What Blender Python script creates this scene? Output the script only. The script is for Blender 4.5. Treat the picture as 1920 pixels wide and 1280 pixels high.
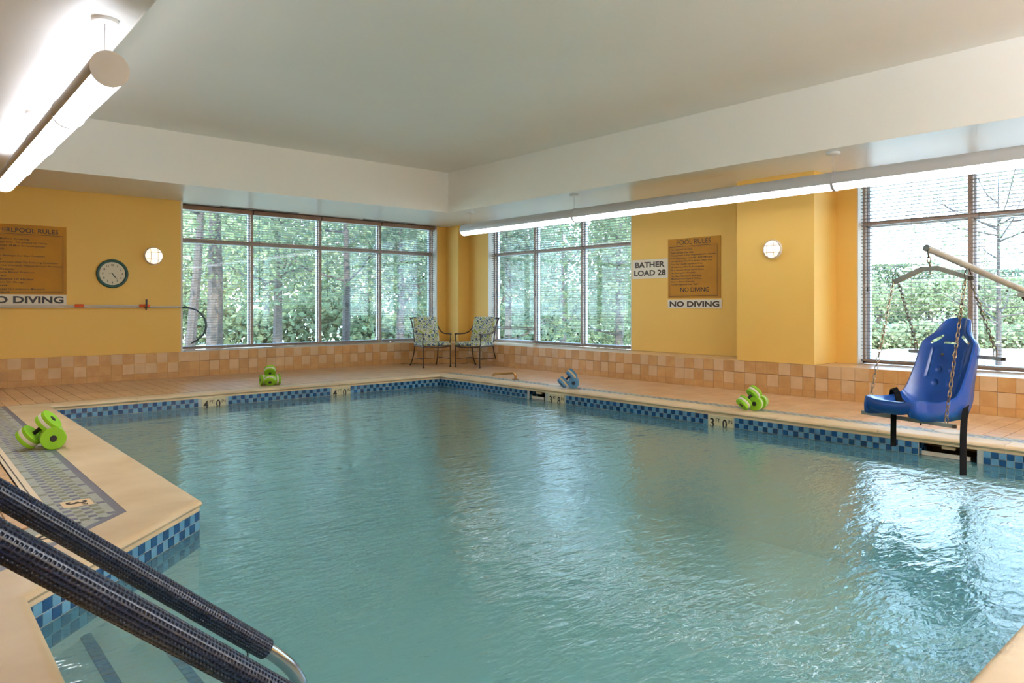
import bpy, math, random
import numpy as np
from mathutils import Vector, Matrix
random.seed(7); rng = np.random.default_rng(7)
for o in list(bpy.data.objects): bpy.data.objects.remove(o)
SC = bpy.context.scene
COL = SC.collection
PI = math.pi
# ---------------------------------------------------------------- camera, world, exposure
cam = bpy.data.cameras.new('camera'); camo = bpy.data.objects.new('camera', cam); COL.objects.link(camo)
cam.sensor_width = 36; cam.lens = 24.914; cam.shift_y = -0.03474; cam.clip_start = 0.02; cam.clip_end = 400
camo.location = (0, 0, 1.12); camo.rotation_euler = (PI/2, 0, -math.radians(41.262))
SC.camera = camo
SC.view_settings.view_transform = 'Standard'; SC.view_settings.look = 'None'
SC.view_settings.gamma = 1.0; SC.view_settings.use_curve_mapping = False
SC.view_settings.exposure = 1.5
W = bpy.data.worlds.new('sky'); SC.world = W; W.use_nodes = True
wn = W.node_tree.nodes; wl = W.node_tree.links
bg = wn['Background']; bg.inputs[1].default_value = 3.9
tc = wn.new('ShaderNodeTexCoord'); sx = wn.new('ShaderNodeSeparateXYZ'); rp = wn.new('ShaderNodeValToRGB')
rp.color_ramp.elements[0].position = 0.0; rp.color_ramp.elements[0].color = (.60, .79, 1.0, 1)
rp.color_ramp.elements[1].position = 0.9; rp.color_ramp.elements[1].color = (0.30, 0.56, 1.0, 1)
wl.new(tc.outputs['Generated'], sx.inputs[0]); wl.new(sx.outputs[2], rp.inputs[0]); wl.new(rp.outputs[0], bg.inputs[0])
sun = bpy.data.lights.new('sun', 'SUN'); suno = bpy.data.objects.new('sun', sun); COL.objects.link(suno)
sun.energy = 5.0; sun.angle = 0.02; sun.color = (1, .95, .86)
suno.rotation_euler = (math.radians(48), 0, math.radians(-35))
SC.cycles.max_bounces = 7; SC.cycles.diffuse_bounces = 4; SC.cycles.glossy_bounces = 3
SC.cycles.transparent_max_bounces = 12; SC.cycles.transmission_bounces = 3; SC.cycles.volume_bounces = 0
SC.cycles.caustics_reflective = False; SC.cycles.caustics_refractive = False
SC.cycles.sample_clamp_indirect = 4.0
LAMP_E = 2.5; UP_E = 3.4; FILL_E = 72.0; LEFT_E = 6.5

# ---------------------------------------------------------------- materials
def s2l(c): return tuple(((v/255)/12.92 if v/255 <= .04045 else ((v/255+.055)/1.055)**2.4) for v in c)
def mat(name, c1, c2=None, rough=.5, scale=6, detail=3, bump=0, bscale=40, metal=0, rnd=0, coord='Object', emit=None, est=0, spec=.5, trans=0, stretch=None, lin=False, coat=0, sharp=None):
    m = bpy.data.materials.new(name); m.use_nodes = True
    n = m.node_tree.nodes; l = m.node_tree.links; b = n['Principled BSDF']
    a = c1 if lin else s2l(c1)
    b.inputs['Roughness'].default_value = rough; b.inputs['Metallic'].default_value = metal
    b.inputs['Specular IOR Level'].default_value = spec
    b.inputs['Coat Weight'].default_value = coat
    b.inputs['Transmission Weight'].default_value = trans
    if coord == 'World':
        g = n.new('ShaderNodeNewGeometry'); src = g.outputs['Position']
    else:
        t = n.new('ShaderNodeTexCoord'); src = t.outputs[coord]
    if stretch:
        mp = n.new('ShaderNodeMapping'); mp.inputs['Scale'].default_value = stretch; l.new(src, mp.inputs[0]); src = mp.outputs[0]
    col = None
    if c2 is not None:
        c = c2 if lin else s2l(c2)
        nz = n.new('ShaderNodeTexNoise'); nz.inputs['Scale'].default_value = scale; nz.inputs['Detail'].default_value = detail
        l.new(src, nz.inputs['Vector'])
        r = n.new('ShaderNodeValToRGB'); lo, hi = sharp or (.32, .68)
        r.color_ramp.elements[0].position = lo; r.color_ramp.elements[1].position = hi
        r.color_ramp.elements[0].color = (*a, 1); r.color_ramp.elements[1].color = (*c, 1)
        l.new(nz.outputs[0], r.inputs[0]); col = r.outputs[0]
    if rnd:
        oi = n.new('ShaderNodeObjectInfo'); hs = n.new('ShaderNodeHueSaturation')
        mr = n.new('ShaderNodeMapRange'); mr.inputs[3].default_value = 1-rnd; mr.inputs[4].default_value = 1+rnd
        l.new(oi.outputs['Random'], mr.inputs[0]); l.new(mr.outputs[0], hs.inputs['Value'])
        if col: l.new(col, hs.inputs['Color'])
        else: hs.inputs['Color'].default_value = (*a, 1)
        col = hs.outputs[0]
    if col: l.new(col, b.inputs['Base Color'])
    else: b.inputs['Base Color'].default_value = (*a, 1)
    if bump:
        nb = n.new('ShaderNodeTexNoise'); nb.inputs['Scale'].default_value = bscale; nb.inputs['Detail'].default_value = 3
        l.new(src, nb.inputs['Vector']); bp = n.new('ShaderNodeBump'); bp.inputs['Strength'].default_value = bump; bp.inputs['Distance'].default_value = .01
        l.new(nb.outputs[0], bp.inputs['Height']); l.new(bp.outputs[0], b.inputs['Normal'])
    if emit:
        b.inputs['Emission Color'].default_value = (*s2l(emit), 1); b.inputs['Emission Strength'].default_value = est
    return m
M = {}
M['yellow'] = mat('yellow_paint', (234,188,94), (238,193,102), rough=.55, scale=.6, bump=.05, bscale=120, coord='World', spec=.3)
M['cream'] = mat('cream_paint', (251,248,240), (248,244,234), rough=.6, scale=.5, coord='World', spec=.25)
M['soffit'] = mat('soffit_paint', (242,240,236), (238,236,231), rough=.35, scale=.5, coord='World', spec=.4)
M['jamb'] = mat('jamb_paint', (222,216,204), (214,208,196), rough=.5, scale=2, coord='World')
M['grout'] = mat('grout', (150,112,76), (136,100,66), rough=.8, scale=20, coord='World')
M['wt_a'] = mat('wall_tile_light', (214,178,136), (206,168,124), rough=.3, scale=8, rnd=.05, coord='World')
M['wt_b'] = mat('wall_tile_dark', (204,158,102), (192,142,84), rough=.3, scale=8, rnd=.06, coord='World')
M['ft'] = mat('floor_tile', (226,184,138), (208,160,112), rough=.3, scale=3, rnd=.07, coord='World', bump=.08, bscale=30)
M['coping'] = mat('coping_stone', (226,200,160), (208,176,132), rough=.45, scale=2.2, detail=5, rnd=.03, coord='World', bump=.15, bscale=18, stretch=(1,1,1), sharp=(.4,.75))
M['pt_d'] = mat('pool_tile_dark', (10,72,124), (8,58,104), rough=.12, scale=10, rnd=.12, coord='World', coat=.3)
M['pt_l'] = mat('pool_tile_light', (104,158,190), (88,142,178), rough=.12, scale=10, rnd=.08, coord='World', coat=.3)
M['pgrout'] = mat('pool_grout', (190,190,180), rough=.7)
M['mos_l'] = mat('mosaic_light', (172,178,168), (160,168,158), rough=.35, scale=20, rnd=.06, coord='World')
M['mos_p'] = mat('mosaic_slate', (104,106,132), (92,94,118), rough=.35, scale=20, rnd=.06, coord='World')
M['mos_o'] = mat('mosaic_olive', (128,128,98), (116,116,90), rough=.35, scale=20, rnd=.06, coord='World')
M['band'] = mat('slate_band', (116,118,130), (104,106,120), rough=.4, scale=4, coord='World')
M['drain'] = mat('cream_drain', (236,214,180), rough=.45)
M['plaster'] = mat('pool_plaster', (200,222,214), (192,216,208), rough=.7, scale=2, coord='World')
M['white'] = mat('white_paint', (232,230,226), rough=.4)
M['lampw'] = mat('lamp_housing', (190,188,186), rough=.4)
M['capgrey'] = mat('lamp_end', (196,186,172), rough=.5)
M['emit'] = mat('lamp_diffuser', (255,255,255), rough=.5, emit=(236,242,255), est=LAMP_E)
M['emitl'] = mat('left_diffuser', (255,255,255), rough=.5, emit=(236,240,250), est=LEFT_E)
M['emitup'] = mat('lamp_uplight', (255,255,255), rough=.5, emit=(236,240,252), est=UP_E)
M['emitfill'] = mat('fill_uplight', (255,255,255), rough=.5, emit=(228,238,255), est=FILL_E)  # glow of the fill lamps added behind the camera
M['emitlow'] = mat('fill_diffuser', (255,255,255), rough=.5, emit=(236,242,255), est=.6)
M['sconce'] = mat('sconce_lens', (255,250,238), rough=.4, emit=(255,238,212), est=.40)
M['guard'] = mat('guard_wire', (176,158,146), rough=.4)
M['frame'] = mat('brown_frame', (184,158,140), (172,146,128), rough=.45, scale=6)
M['alu'] = mat('white_sash', (214,222,236), rough=.35)
M['slat'] = mat('blind_slat', (132,118,108), rough=.4)
M['val'] = mat('blind_valance', (160,120,92), (146,106,80), rough=.45, scale=5)
M['bronze'] = mat('bronze_iron', (78,58,44), (60,46,36), rough=.4, metal=.5, scale=20)
M['steel'] = mat('steel', (170,176,184), rough=.18, metal=1)
M['galv'] = mat('grey_steel_paint', (164,164,156), (150,150,142), rough=.4, metal=.3, scale=12)
M['chain'] = mat('chain_metal', (150,138,122), (110,92,74), rough=.35, metal=.8, scale=40)
M['black'] = mat('black_web', (6,6,8), rough=.85, spec=.2)
M['rubber'] = mat('rail_grip', (14,26,48), rough=.32, spec=.5)
M['bluep'] = mat('blue_plastic', (0,66,146), (0,58,134), rough=.3, scale=3, coat=.2)
M['brass'] = mat('spout_brass', (190,150,96), (150,112,70), rough=.3, metal=.8, scale=14)
M['gfoam'] = mat('green_foam', (142,196,30), rough=.7, bump=.2, bscale=150)
M['wfoam'] = mat('white_foam', (232,222,208), rough=.75, bump=.2, bscale=150)
M['bfoam'] = mat('blue_foam', (78,134,176), rough=.7, bump=.2, bscale=150)
M['tfoam'] = mat('tan_foam', (214,190,150), rough=.75)
M['dhandle'] = mat('dark_handle', (38,30,24), rough=.6)
M['nhandle'] = mat('navy_handle', (18,40,66), rough=.6)
M['gold'] = mat('gold_sign', (190,130,2), (172,114,0), rough=.65, scale=3)
M['ink'] = mat('black_ink', (26,16,10), rough=.5)
M['brink'] = mat('brown_ink', (62,44,22), rough=.5)
M['signw'] = mat('sign_white', (222,210,186), rough=.45)
M['cgreen'] = mat('clock_rim', (40,84,76), (32,72,66), rough=.35, scale=10)
M['cface'] = mat('clock_face', (214,204,176), rough=.4)
M['orange'] = mat('orange_grip', (214,84,24), rough=.5)
M['polew'] = mat('pole_aluminium', (206,196,180), rough=.35, metal=.2)
M['hoop'] = mat('hoop_tube', (38,52,74), rough=.4)
M['marker'] = mat('marker_tile', (222,208,170), rough=.35)
M['markerw'] = mat('marker_tile_tan', (236,206,160), rough=.4)
M['dark'] = mat('dark_hollow', (52,40,30), rough=.8)
M['lidw'] = mat('lid_white', (226,214,196), rough=.5)
M['navyt'] = mat('step_tile', (16,56,120), rough=.25, rnd=.1)
M['vent'] = mat('vent_dark', (36,34,32), rough=.6)
# cushion print
def cushion_mat():
    m = bpy.data.materials.new('floral_print'); m.use_nodes = True; n = m.node_tree.nodes; l = m.node_tree.links; b = n['Principled BSDF']
    b.inputs['Roughness'].default_value = .85
    t = n.new('ShaderNodeTexCoord'); v = n.new('ShaderNodeTexVoronoi'); v.inputs['Scale'].default_value = 11
    nz = n.new('ShaderNodeTexNoise'); nz.inputs['Scale'].default_value = 22; nz.inputs['Detail'].default_value = 1
    l.new(t.outputs['Object'], v.inputs['Vector']); l.new(t.outputs['Object'], nz.inputs['Vector'])
    r = n.new('ShaderNodeValToRGB'); r.color_ramp.interpolation = 'CONSTANT'
    cs = [(0,(64,80,110)),(.08,(164,168,84)),(.2,(212,208,182)),(.32,(84,112,122)),(.42,(204,202,182)),(.62,(128,142,142))]
    e = r.color_ramp.elements; e[0].color = (*s2l(cs[0][1]),1); e[1].position = cs[1][0]; e[1].color = (*s2l(cs[1][1]),1)
    for p, c in cs[2:]: x = e.new(p); x.color = (*s2l(c),1)
    l.new(v.outputs['Distance'], r.inputs[0])
    r2 = n.new('ShaderNodeValToRGB'); r2.color_ramp.interpolation = 'CONSTANT'
    e = r2.color_ramp.elements; e[0].color = (*s2l((58,84,100)),1); e[1].position = .44; e[1].color = (*s2l((204,200,170)),1)
    x = e.new(.56); x.color = (*s2l((150,160,70)),1)
    l.new(nz.outputs[0], r2.inputs[0])
    mx = n.new('ShaderNodeMix'); mx.data_type = 'RGBA'; gt = n.new('ShaderNodeMath'); gt.operation = 'GREATER_THAN'; gt.inputs[1].default_value = .52
    l.new(v.outputs['Distance'], gt.inputs[0]); l.new(gt.outputs[0], mx.inputs[0]); l.new(r.outputs[0], mx.inputs[6]); l.new(r2.outputs[0], mx.inputs[7])
    l.new(mx.outputs[2], b.inputs['Base Color']); return m
M['floral'] = cushion_mat()
def leaf_mat(name, c1, c2):
    m = bpy.data.materials.new(name); m.use_nodes = True; n = m.node_tree.nodes; l = m.node_tree.links
    out = n['Material Output']; n.remove(n['Principled BSDF'])
    g = n.new('ShaderNodeNewGeometry'); nz = n.new('ShaderNodeTexNoise'); nz.inputs['Scale'].default_value = 1.3; l.new(g.outputs['Position'], nz.inputs['Vector'])
    r = n.new('ShaderNodeValToRGB'); r.color_ramp.elements[0].position = .35; r.color_ramp.elements[1].position = .65
    r.color_ramp.elements[0].color = (*s2l(c1),1); r.color_ramp.elements[1].color = (*s2l(c2),1); l.new(nz.outputs[0], r.inputs[0])
    d = n.new('ShaderNodeBsdfDiffuse'); t = n.new('ShaderNodeBsdfTranslucent'); mx = n.new('ShaderNodeMixShader'); mx.inputs[0].default_value = .4
    l.new(r.outputs[0], d.inputs[0]); l.new(r.outputs[0], t.inputs[0]); l.new(d.outputs[0], mx.inputs[1]); l.new(t.outputs[0], mx.inputs[2]); l.new(mx.outputs[0], out.inputs[0])
    return m
M['leaf'] = leaf_mat('leaf_green', (92,106,80), (118,130,98))
M['leaf2'] = leaf_mat('leaf_bluegreen', (92,106,90), (116,130,108))
M['leaf3'] = leaf_mat('leaf_yellowgreen', (122,134,98), (150,156,122))
M['bark'] = mat('bark', (84,76,74), (62,56,54), rough=.9, scale=8, bump=.5, bscale=20)
M['lawn'] = mat('lawn', (176,182,146), (232,228,206), rough=.9, scale=.5, coord='World')
M['road'] = mat('pale_road', (190,187,182), rough=.9)
# glass & water
def schlick(n, l, f0, pw, normal=None):
    lw = n.new('ShaderNodeLayerWeight'); lw.inputs[0].default_value = .5
    if normal is not None: l.new(normal, lw.inputs['Normal'])
    p = n.new('ShaderNodeMath'); p.operation = 'POWER'; l.new(lw.outputs['Facing'], p.inputs[0]); p.inputs[1].default_value = pw
    q = n.new('ShaderNodeMath'); q.operation = 'MULTIPLY_ADD'; l.new(p.outputs[0], q.inputs[0]); q.inputs[1].default_value = 1-f0; q.inputs[2].default_value = f0; q.use_clamp = True
    return q.outputs[0]
def glass_mat():
    m = bpy.data.materials.new('window_glass'); m.use_nodes = True; n = m.node_tree.nodes; l = m.node_tree.links; out = n['Material Output']; n.remove(n['Principled BSDF'])
    tr = n.new('ShaderNodeBsdfTransparent'); tr.inputs[0].default_value = (.93,.96,.95,1); gl = n.new('ShaderNodeBsdfGlossy'); gl.inputs['Roughness'].default_value = .02
    mx = n.new('ShaderNodeMixShader')
    l.new(schlick(n, l, .04, 5), mx.inputs[0]); l.new(tr.outputs[0], mx.inputs[1]); l.new(gl.outputs[0], mx.inputs[2]); l.new(mx.outputs[0], out.inputs[0]); return m
M['glass'] = glass_mat()
def water_mat():
    m = bpy.data.materials.new('pool_water'); m.use_nodes = True; n = m.node_tree.nodes; l = m.node_tree.links; out = n['Material Output']; n.remove(n['Principled BSDF'])
    g = n.new('ShaderNodeNewGeometry')
    def noise(sc, st, rot=0, det=2):
        mp = n.new('ShaderNodeMapping'); mp.inputs['Scale'].default_value = st; mp.inputs['Rotation'].default_value = (0,0,rot); l.new(g.outputs['Position'], mp.inputs[0])
        z = n.new('ShaderNodeTexNoise'); z.inputs['Scale'].default_value = sc; z.inputs['Detail'].default_value = det; z.inputs['Distortion'].default_value = .6; l.new(mp.outputs[0], z.inputs['Vector']); return z.outputs[0]
    a = noise(10, (.6,1.35,1), -.85, 2); b_ = noise(25, (.6,1.5,1), -.6, 2); c = noise(2.6, (1,1.2,1), 0, 1)
    def add(x, y, k):
        q = n.new('ShaderNodeMath'); q.operation = 'MULTIPLY_ADD'; l.new(y, q.inputs[0]); q.inputs[1].default_value = k; l.new(x, q.inputs[2]); return q.outputs[0]
    h = add(a, b_, .4); h = add(h, c, 1.3)
    bp = n.new('ShaderNodeBump'); bp.inputs['Strength'].default_value = 1; bp.inputs['Distance'].default_value = WAVE; l.new(h, bp.inputs['Height'])
    tr = n.new('ShaderNodeBsdfTransparent'); tr.inputs[0].default_value = (.97,1,.99,1)
    gl = n.new('ShaderNodeBsdfGlossy'); gl.inputs['Roughness'].default_value = .03
    l.new(bp.outputs[0], gl.inputs['Normal'])
    df = n.new('ShaderNodeBsdfDiffuse'); df.inputs[0].default_value = (*s2l((112,178,188)),1); m0 = n.new('ShaderNodeMixShader'); m0.inputs[0].default_value = .40
    l.new(tr.outputs[0], m0.inputs[1]); l.new(df.outputs[0], m0.inputs[2])
    mx = n.new('ShaderNodeMixShader'); l.new(schlick(n, l, .03, 4.2, bp.outputs[0]), mx.inputs[0]); l.new(m0.outputs[0], mx.inputs[1]); l.new(gl.outputs[0], mx.inputs[2]); l.new(mx.outputs[0], out.inputs[0])
    va = n.new('ShaderNodeVolumeAbsorption'); va.inputs[0].default_value = (.42,.86,.88,1); va.inputs[1].default_value = .22
    l.new(va.outputs[0], out.inputs['Volume']); return m
WAVE = .0068
M['water'] = water_mat()

# ---------------------------------------------------------------- helpers
def link(o, parent=None):
    COL.objects.link(o)
    if parent is not None: o.parent = parent
    return o
def tag(o, label=None, cat=None, group=None, kind=None):
    if label: o['label'] = label
    if cat: o['category'] = cat
    if group: o['group'] = group
    if kind: o['kind'] = kind
    return o
def empty(name, loc=(0,0,0), rz=0, **k):
    o = bpy.data.objects.new(name, None); o.empty_display_size = .05; o.location = loc; o.rotation_euler = (0,0,rz); link(o); return tag(o, **k)
class MB:
    def __init__(s): s.v = []; s.f = []; s.mi = []; s.cur = 0
    def add(s, vs, fs, T=None):
        b = len(s.v)
        if T is not None: vs = [tuple(T @ Vector(p)) for p in vs]
        s.v += [tuple(p) for p in vs]; s.f += [tuple(b+i for i in f) for f in fs]; s.mi += [s.cur]*len(fs); return s
    def box(s, x0,x1,y0,y1,z0,z1, T=None):
        v = [(x0,y0,z0),(x1,y0,z0),(x1,y1,z0),(x0,y1,z0),(x0,y0,z1),(x1,y0,z1),(x1,y1,z1),(x0,y1,z1)]
        return s.add(v, [(3,2,1,0),(4,5,6,7),(0,1,5,4),(1,2,6,5),(2,3,7,6),(3,0,4,7)], T)
    def bbox(s, x0,x1,y0,y1,z0,z1, c=.003, T=None):   # box with chamfered vertical + top edges
        pts = []
        for z, k in ((z0,0),(z1-c,0),(z1,c)):
            a0,a1,b0,b1 = x0+k,x1-k,y0+k,y1-k
            pts += [(a0+c,b0,z),(a1-c,b0,z),(a1,b0+c,z),(a1,b1-c,z),(a1-c,b1,z),(a0+c,b1,z),(a0,b1-c,z),(a0,b0+c,z)]
        f = [tuple(range(7,-1,-1)), tuple(range(16,24))]
        for r in range(2):
            for i in range(8): j = (i+1)%8; f.append((r*8+i, r*8+j, (r+1)*8+j, (r+1)*8+i))
        return s.add(pts, f, T)
    def tube(s, pts, r, seg=10, T=None, closed=False, caps=True):
        P = [Vector(p) for p in pts]; n = len(P); rr = r if isinstance(r,(list,tuple)) else [r]*n
        vs = []; fs = []; up = None
        for i in range(n):
            if closed: d = P[(i+1)%n]-P[i-1]
            else: d = P[min(i+1,n-1)]-P[max(i-1,0)]
            d.normalize()
            if up is None:
                up = Vector((0,0,1)) if abs(d.z) < .9 else Vector((1,0,0))
            a = d.cross(up)
            if a.length < 1e-6: a = d.orthogonal()
            a.normalize(); b = a.cross(d); up = b
            for k in range(seg):
                t = 2*PI*k/seg; vs.append(P[i] + a*math.cos(t)*rr[i] + b*math.sin(t)*rr[i])
        m = n if closed else n-1
        for i in range(m):
            j = (i+1)%n
            for k in range(seg): q = (k+1)%seg; fs.append((i*seg+k, i*seg+q, j*seg+q, j*seg+k))
        if caps and not closed: fs.append(tuple(range(seg-1,-1,-1))); fs.append(tuple((n-1)*seg+k for k in range(seg)))
        return s.add(vs, fs, T)
    def lathe(s, prof, seg=24, T=None, cap=True):               # prof: (r, z)
        vs = []; fs = []
        for r, z in prof:
            for k in range(seg): t = 2*PI*k/seg; vs.append((r*math.cos(t), r*math.sin(t), z))
        for i in range(len(prof)-1):
            for k in range(seg): q = (k+1)%seg; fs.append((i*seg+k, i*seg+q, (i+1)*seg+q, (i+1)*seg+k))
        if prof[0][0] > 1e-6: fs.append(tuple(range(seg-1,-1,-1)))
        if prof[-1][0] > 1e-6 and cap: fs.append(tuple((len(prof)-1)*seg+k for k in range(seg)))
        return s.add(vs, fs, T)
    def prism(s, poly, z0, z1, T=None):
        n = len(poly); v = [(x,y,z0) for x,y in poly]+[(x,y,z1) for x,y in poly]
        f = [tuple(range(n-1,-1,-1)), tuple(range(n,2*n))]+[(i,(i+1)%n,n+(i+1)%n,n+i) for i in range(n)]
        return s.add(v, f, T)
    def grid(s, rows, T=None, skip=None, wrap=False):
        n = len(rows); m = len(rows[0]); v = [p for r in rows for p in r]; f = []
        for i in range(n-1):
            for j in range(m if wrap else m-1):
                if skip and skip(i,j): continue
                k = (j+1)%m; f.append((i*m+j, i*m+k, (i+1)*m+k, (i+1)*m+j))
        return s.add(v, f, T)
    def mesh(s, name, mats, smooth=False):
        me = bpy.data.meshes.new(name); me.from_pydata(s.v, [], s.f)
        for m in (mats if isinstance(mats,(list,tuple)) else [mats]): me.materials.append(m)
        if any(s.mi): me.polygons.foreach_set('material_index', s.mi)
        if smooth:
            me.polygons.foreach_set('use_smooth', [True]*len(me.polygons))
            try: me.set_sharp_from_angle(angle=math.radians(38))
            except Exception: pass
        me.update(); return me
    def build(s, name, mats, parent=None, smooth=False, **k):
        o = bpy.data.objects.new(name, s.mesh(name, mats, smooth)); link(o, parent); return tag(o, **k)
def T3(loc=(0,0,0), rx=0, ry=0, rz=0, sc=None):
    m = Matrix.Translation(loc) @ Matrix.Rotation(rz,4,'Z') @ Matrix.Rotation(ry,4,'Y') @ Matrix.Rotation(rx,4,'X')
    return m
def axis(p, d):                                       # matrix taking +Z to direction d at p
    q = Vector(d).normalized().to_track_quat('Z','Y'); return Matrix.Translation(p) @ q.to_matrix().to_4x4()
def struct(name, mb, m, smooth=False): return mb.build(name, m, smooth=smooth, kind='structure')
def inst(name, me, parent, M4): 
    o = bpy.data.objects.new(name, me); link(o, parent); o.matrix_local = M4; return o
def text_mesh(body, m, width=None, height=None, bold=0, align='LEFT', line=1.0, xs=1.0):
    cu = bpy.data.curves.new('t', 'FONT'); cu.body = body; cu.size = 1; cu.offset = bold; cu.align_x = align; cu.space_line = line
    cu.resolution_u = 3; cu.extrude = .01
    o = bpy.data.objects.new('t', cu); COL.objects.link(o); bpy.context.view_layer.update()
    me = bpy.data.meshes.new_from_object(o.evaluated_get(bpy.context.evaluated_depsgraph_get())); bpy.data.objects.remove(o)
    n = len(me.vertices); co = np.empty(n*3); me.vertices.foreach_get('co', co); co = co.reshape(-1,3)
    lo = co.min(0); hi = co.max(0)
    kx = width/(hi[0]-lo[0]) if width else None; ky = height/(hi[1]-lo[1]) if height else None
    kx = kx or ky*xs; ky = ky or kx
    co[:,0] = (co[:,0]-(lo[0]+hi[0])/2)*kx; co[:,1] = (co[:,1]-(lo[1]+hi[1])/2)*ky; co[:,2] = np.where(co[:,2] > 0, .0012, -.0005)
    me.vertices.foreach_set('co', co.ravel()); me.materials.clear(); me.materials.append(m); me.update(); return me
def wall_T(p, right):      # local x -> right, local y -> up (world z), local z -> out of the wall
    r = Vector(right).normalized(); u = Vector((0,0,1)); o = r.cross(u)
    return Matrix(((r.x,u.x,o.x,p[0]),(r.y,u.y,o.y,p[1]),(r.z,u.z,o.z,p[2]),(0,0,0,1)))

# ---------------------------------------------------------------- projection (only to rank pieces by size in view)
F_, CX, YV, H = 1328.77, 960, 573.3, 1.12
SXv = (.7517,.6595); SYv = (-.6595,.7517)
def proj(x,y,z):
    r = x*SXv[0]+y*SYv[0]; d = x*SXv[1]+y*SYv[1]
    return (CX+F_*r/d, YV-F_*(z-H)/d, d) if d > .1 else (-1e4,-1e4,1e4)
def inview(x,y,z,m=30):
    p = proj(x,y,z); return -m < p[0] < 1920+m and -m < p[1] < 1280+m

# ---------------------------------------------------------------- room shell
YB, YR, YW = 11.8, 12.1, 12.24
XR, XE, XW = 8.46, 9.05, 9.19
ZS, ZT, ZL = 2.77, 3.47, .40
WO, WE = 9.30, 12.36         # outer faces
XL, YF = -3.2, -3.6
b = MB()                                                        # wall_back
b.box(XL,3.43,YB,WE,ZL,ZS); b.box(8.545,9.05,YR,WE,ZL,ZS); b.box(XL,3.43,YB+.007,WE,-.05,ZL)
b.box(XL,WO,YB+.3,WE,ZS,3.7)
wall_back = struct('wall_back', b, [M['yellow']])
b = MB(); b.box(XE,WO,11.03,WE,ZL,ZS); b.box(XE,WO,5.1,7.384,ZL,ZS); b.box(XR,WO,4.06,5.107,ZL,ZS); b.box(XE,WO,3.80,4.06,ZL,ZS)
b.box(XE,WO,YF,.2,ZL,ZS); b.box(8.77,XE+.02,11.67,YR+.02,ZL,ZS); b.box(XE,WO,YF,WE,ZS,3.7)
wall_right = struct('wall_right', b, [M['yellow']])
b = MB(); b.box(XL-.2,XL,YF,WE,-.05,3.7); struct('wall_left', b, [M['yellow']])
b = MB(); b.box(XL,WO,YF-.2,YF,-.05,3.7); struct('wall_front', b, [M['yellow']])
# low tiled ledge (grout body) : three straight runs
P1, P2 = (7.48,YB), (XR,10.98)
b = MB(); b.box(3.43,P1[0],YB+.007,WE,-.05,ZL-.008)
ledge_back = struct('wall_back_ledge', b, [M['grout']]); 
b = MB(); b.prism([(P1[0],P1[1]+.007),(P2[0]+.007,P2[1]),(XR+.007+.6,P2[1]),(XR+.6,WE),(P1[0],WE)], -.05, ZL-.008)
ledge_corner = struct('wall_corner_ledge', b, [M['grout']])
b = MB(); b.box(XR+.007,WO,YF,P2[1],-.05,ZL-.008); ledge_right = struct('wall_right_ledge', b, [M['grout']])
# jambs and sills of the openings
b = MB(); b.box(3.43,3.46,YB+.001,WE,ZL,ZS); b.box(8.53,8.546,YR-.002,WE,ZL,ZS)
b.box(XE-.002,WO,11.028,11.045,ZL,ZS); b.box(XE-.002,WO,7.37,7.386,ZL,ZS); b.box(XE-.002,WO,3.785,3.802,ZL,ZS); b.box(XE-.002,WO,.198,.215,ZL,ZS)
struct('trim_1', b, [M['jamb']])
# ceiling: soffit ring at ZS, tray up to ZT
TX0,TX1,TY0,TY1 = 1.07,7.43,-3.3,10.18
b = MB(); b.box(XL,TX0,YF,WE,ZS,3.75); b.box(TX1,WO,YF,WE,ZS,3.75); b.box(TX0,TX1,TY1,WE,ZS,3.75); b.box(TX0,TX1,YF,TY0,ZS,3.75)
b.box(XL,TX0-.001,YF,4.285,ZS-.02,ZS+.01)
struct('soffit', b, [M['soffit']])
b = MB(); b.box(TX0,TX1,TY0,TY1,ZT,3.75)
for x0,x1,y0,y1 in ((TX0,TX0+.012,TY0,TY1),(TX1-.012,TX1,TY0,TY1),(TX0,TX1,TY1-.012,TY1),(TX0,TX1,TY0,TY0+.012)): b.box(x0,x1,y0,y1,ZS-.001,ZT)
struct('ceiling', b, [M['cream']])
b = MB(); b.box(XL,WO,YF,WE,3.75,3.85); struct('roof', b, [M['white']])

# ---------------------------------------------------------------- tiles
def tile_me(name, w, h, m, t=.006, c=.0025):
    b = MB(); x,y = w/2,h/2
    b.add([(-x,-y,0),(x,-y,0),(x,y,0),(-x,y,0),(-x,-y,t-c*.6),(x,-y,t-c*.6),(x,y,t-c*.6),(-x,y,t-c*.6),(-x+c,-y+c,t),(x-c,-y+c,t),(x-c,y-c,t),(-x+c,y-c,t)],
          [(0,1,5,4),(1,2,6,5),(2,3,7,6),(3,0,4,7),(4,5,9,8),(5,6,10,9),(6,7,11,10),(7,4,8,11),(8,9,10,11)])
    return b.mesh(name, [m])
def scatter(parent, name, items, cap=300, stuffname='tile_field'):
    """items: (priority, mesh, matrix). The largest in view become parts, the others one joined part."""
    items = sorted(items, key=lambda t: -t[0]); rest = []
    for k, (p, me, T) in enumerate(items):
        if k < cap and p > 0: inst(name, me, parent, T)
        else: rest.append((me, T))
    if rest:
        b = MB(); mats = []
        for me, T in rest:
            m = me.materials[0]
            if m not in mats: mats.append(m)
            b.cur = mats.index(m); b.add([v.co for v in me.vertices], [tuple(p.vertices) for p in me.polygons], T)
        b.build(stuffname, mats, parent, kind='stuff')
def prio(x,y,z): 
    p = proj(x,y,z); return (1/p[2]) if inview(x,y,z) else -1
TP = .156; G = .003
tl = {(c,r): tile_me('tile', TP-G, (.150 if r < 2 else .092), M['wt_a' if c == 0 else 'wt_b']) for c in (0,1) for r in (0,1,2)}
rowz = [(.398-.0765, 0), (.398-.156-.0765, 1), (.043, 2)]
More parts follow.
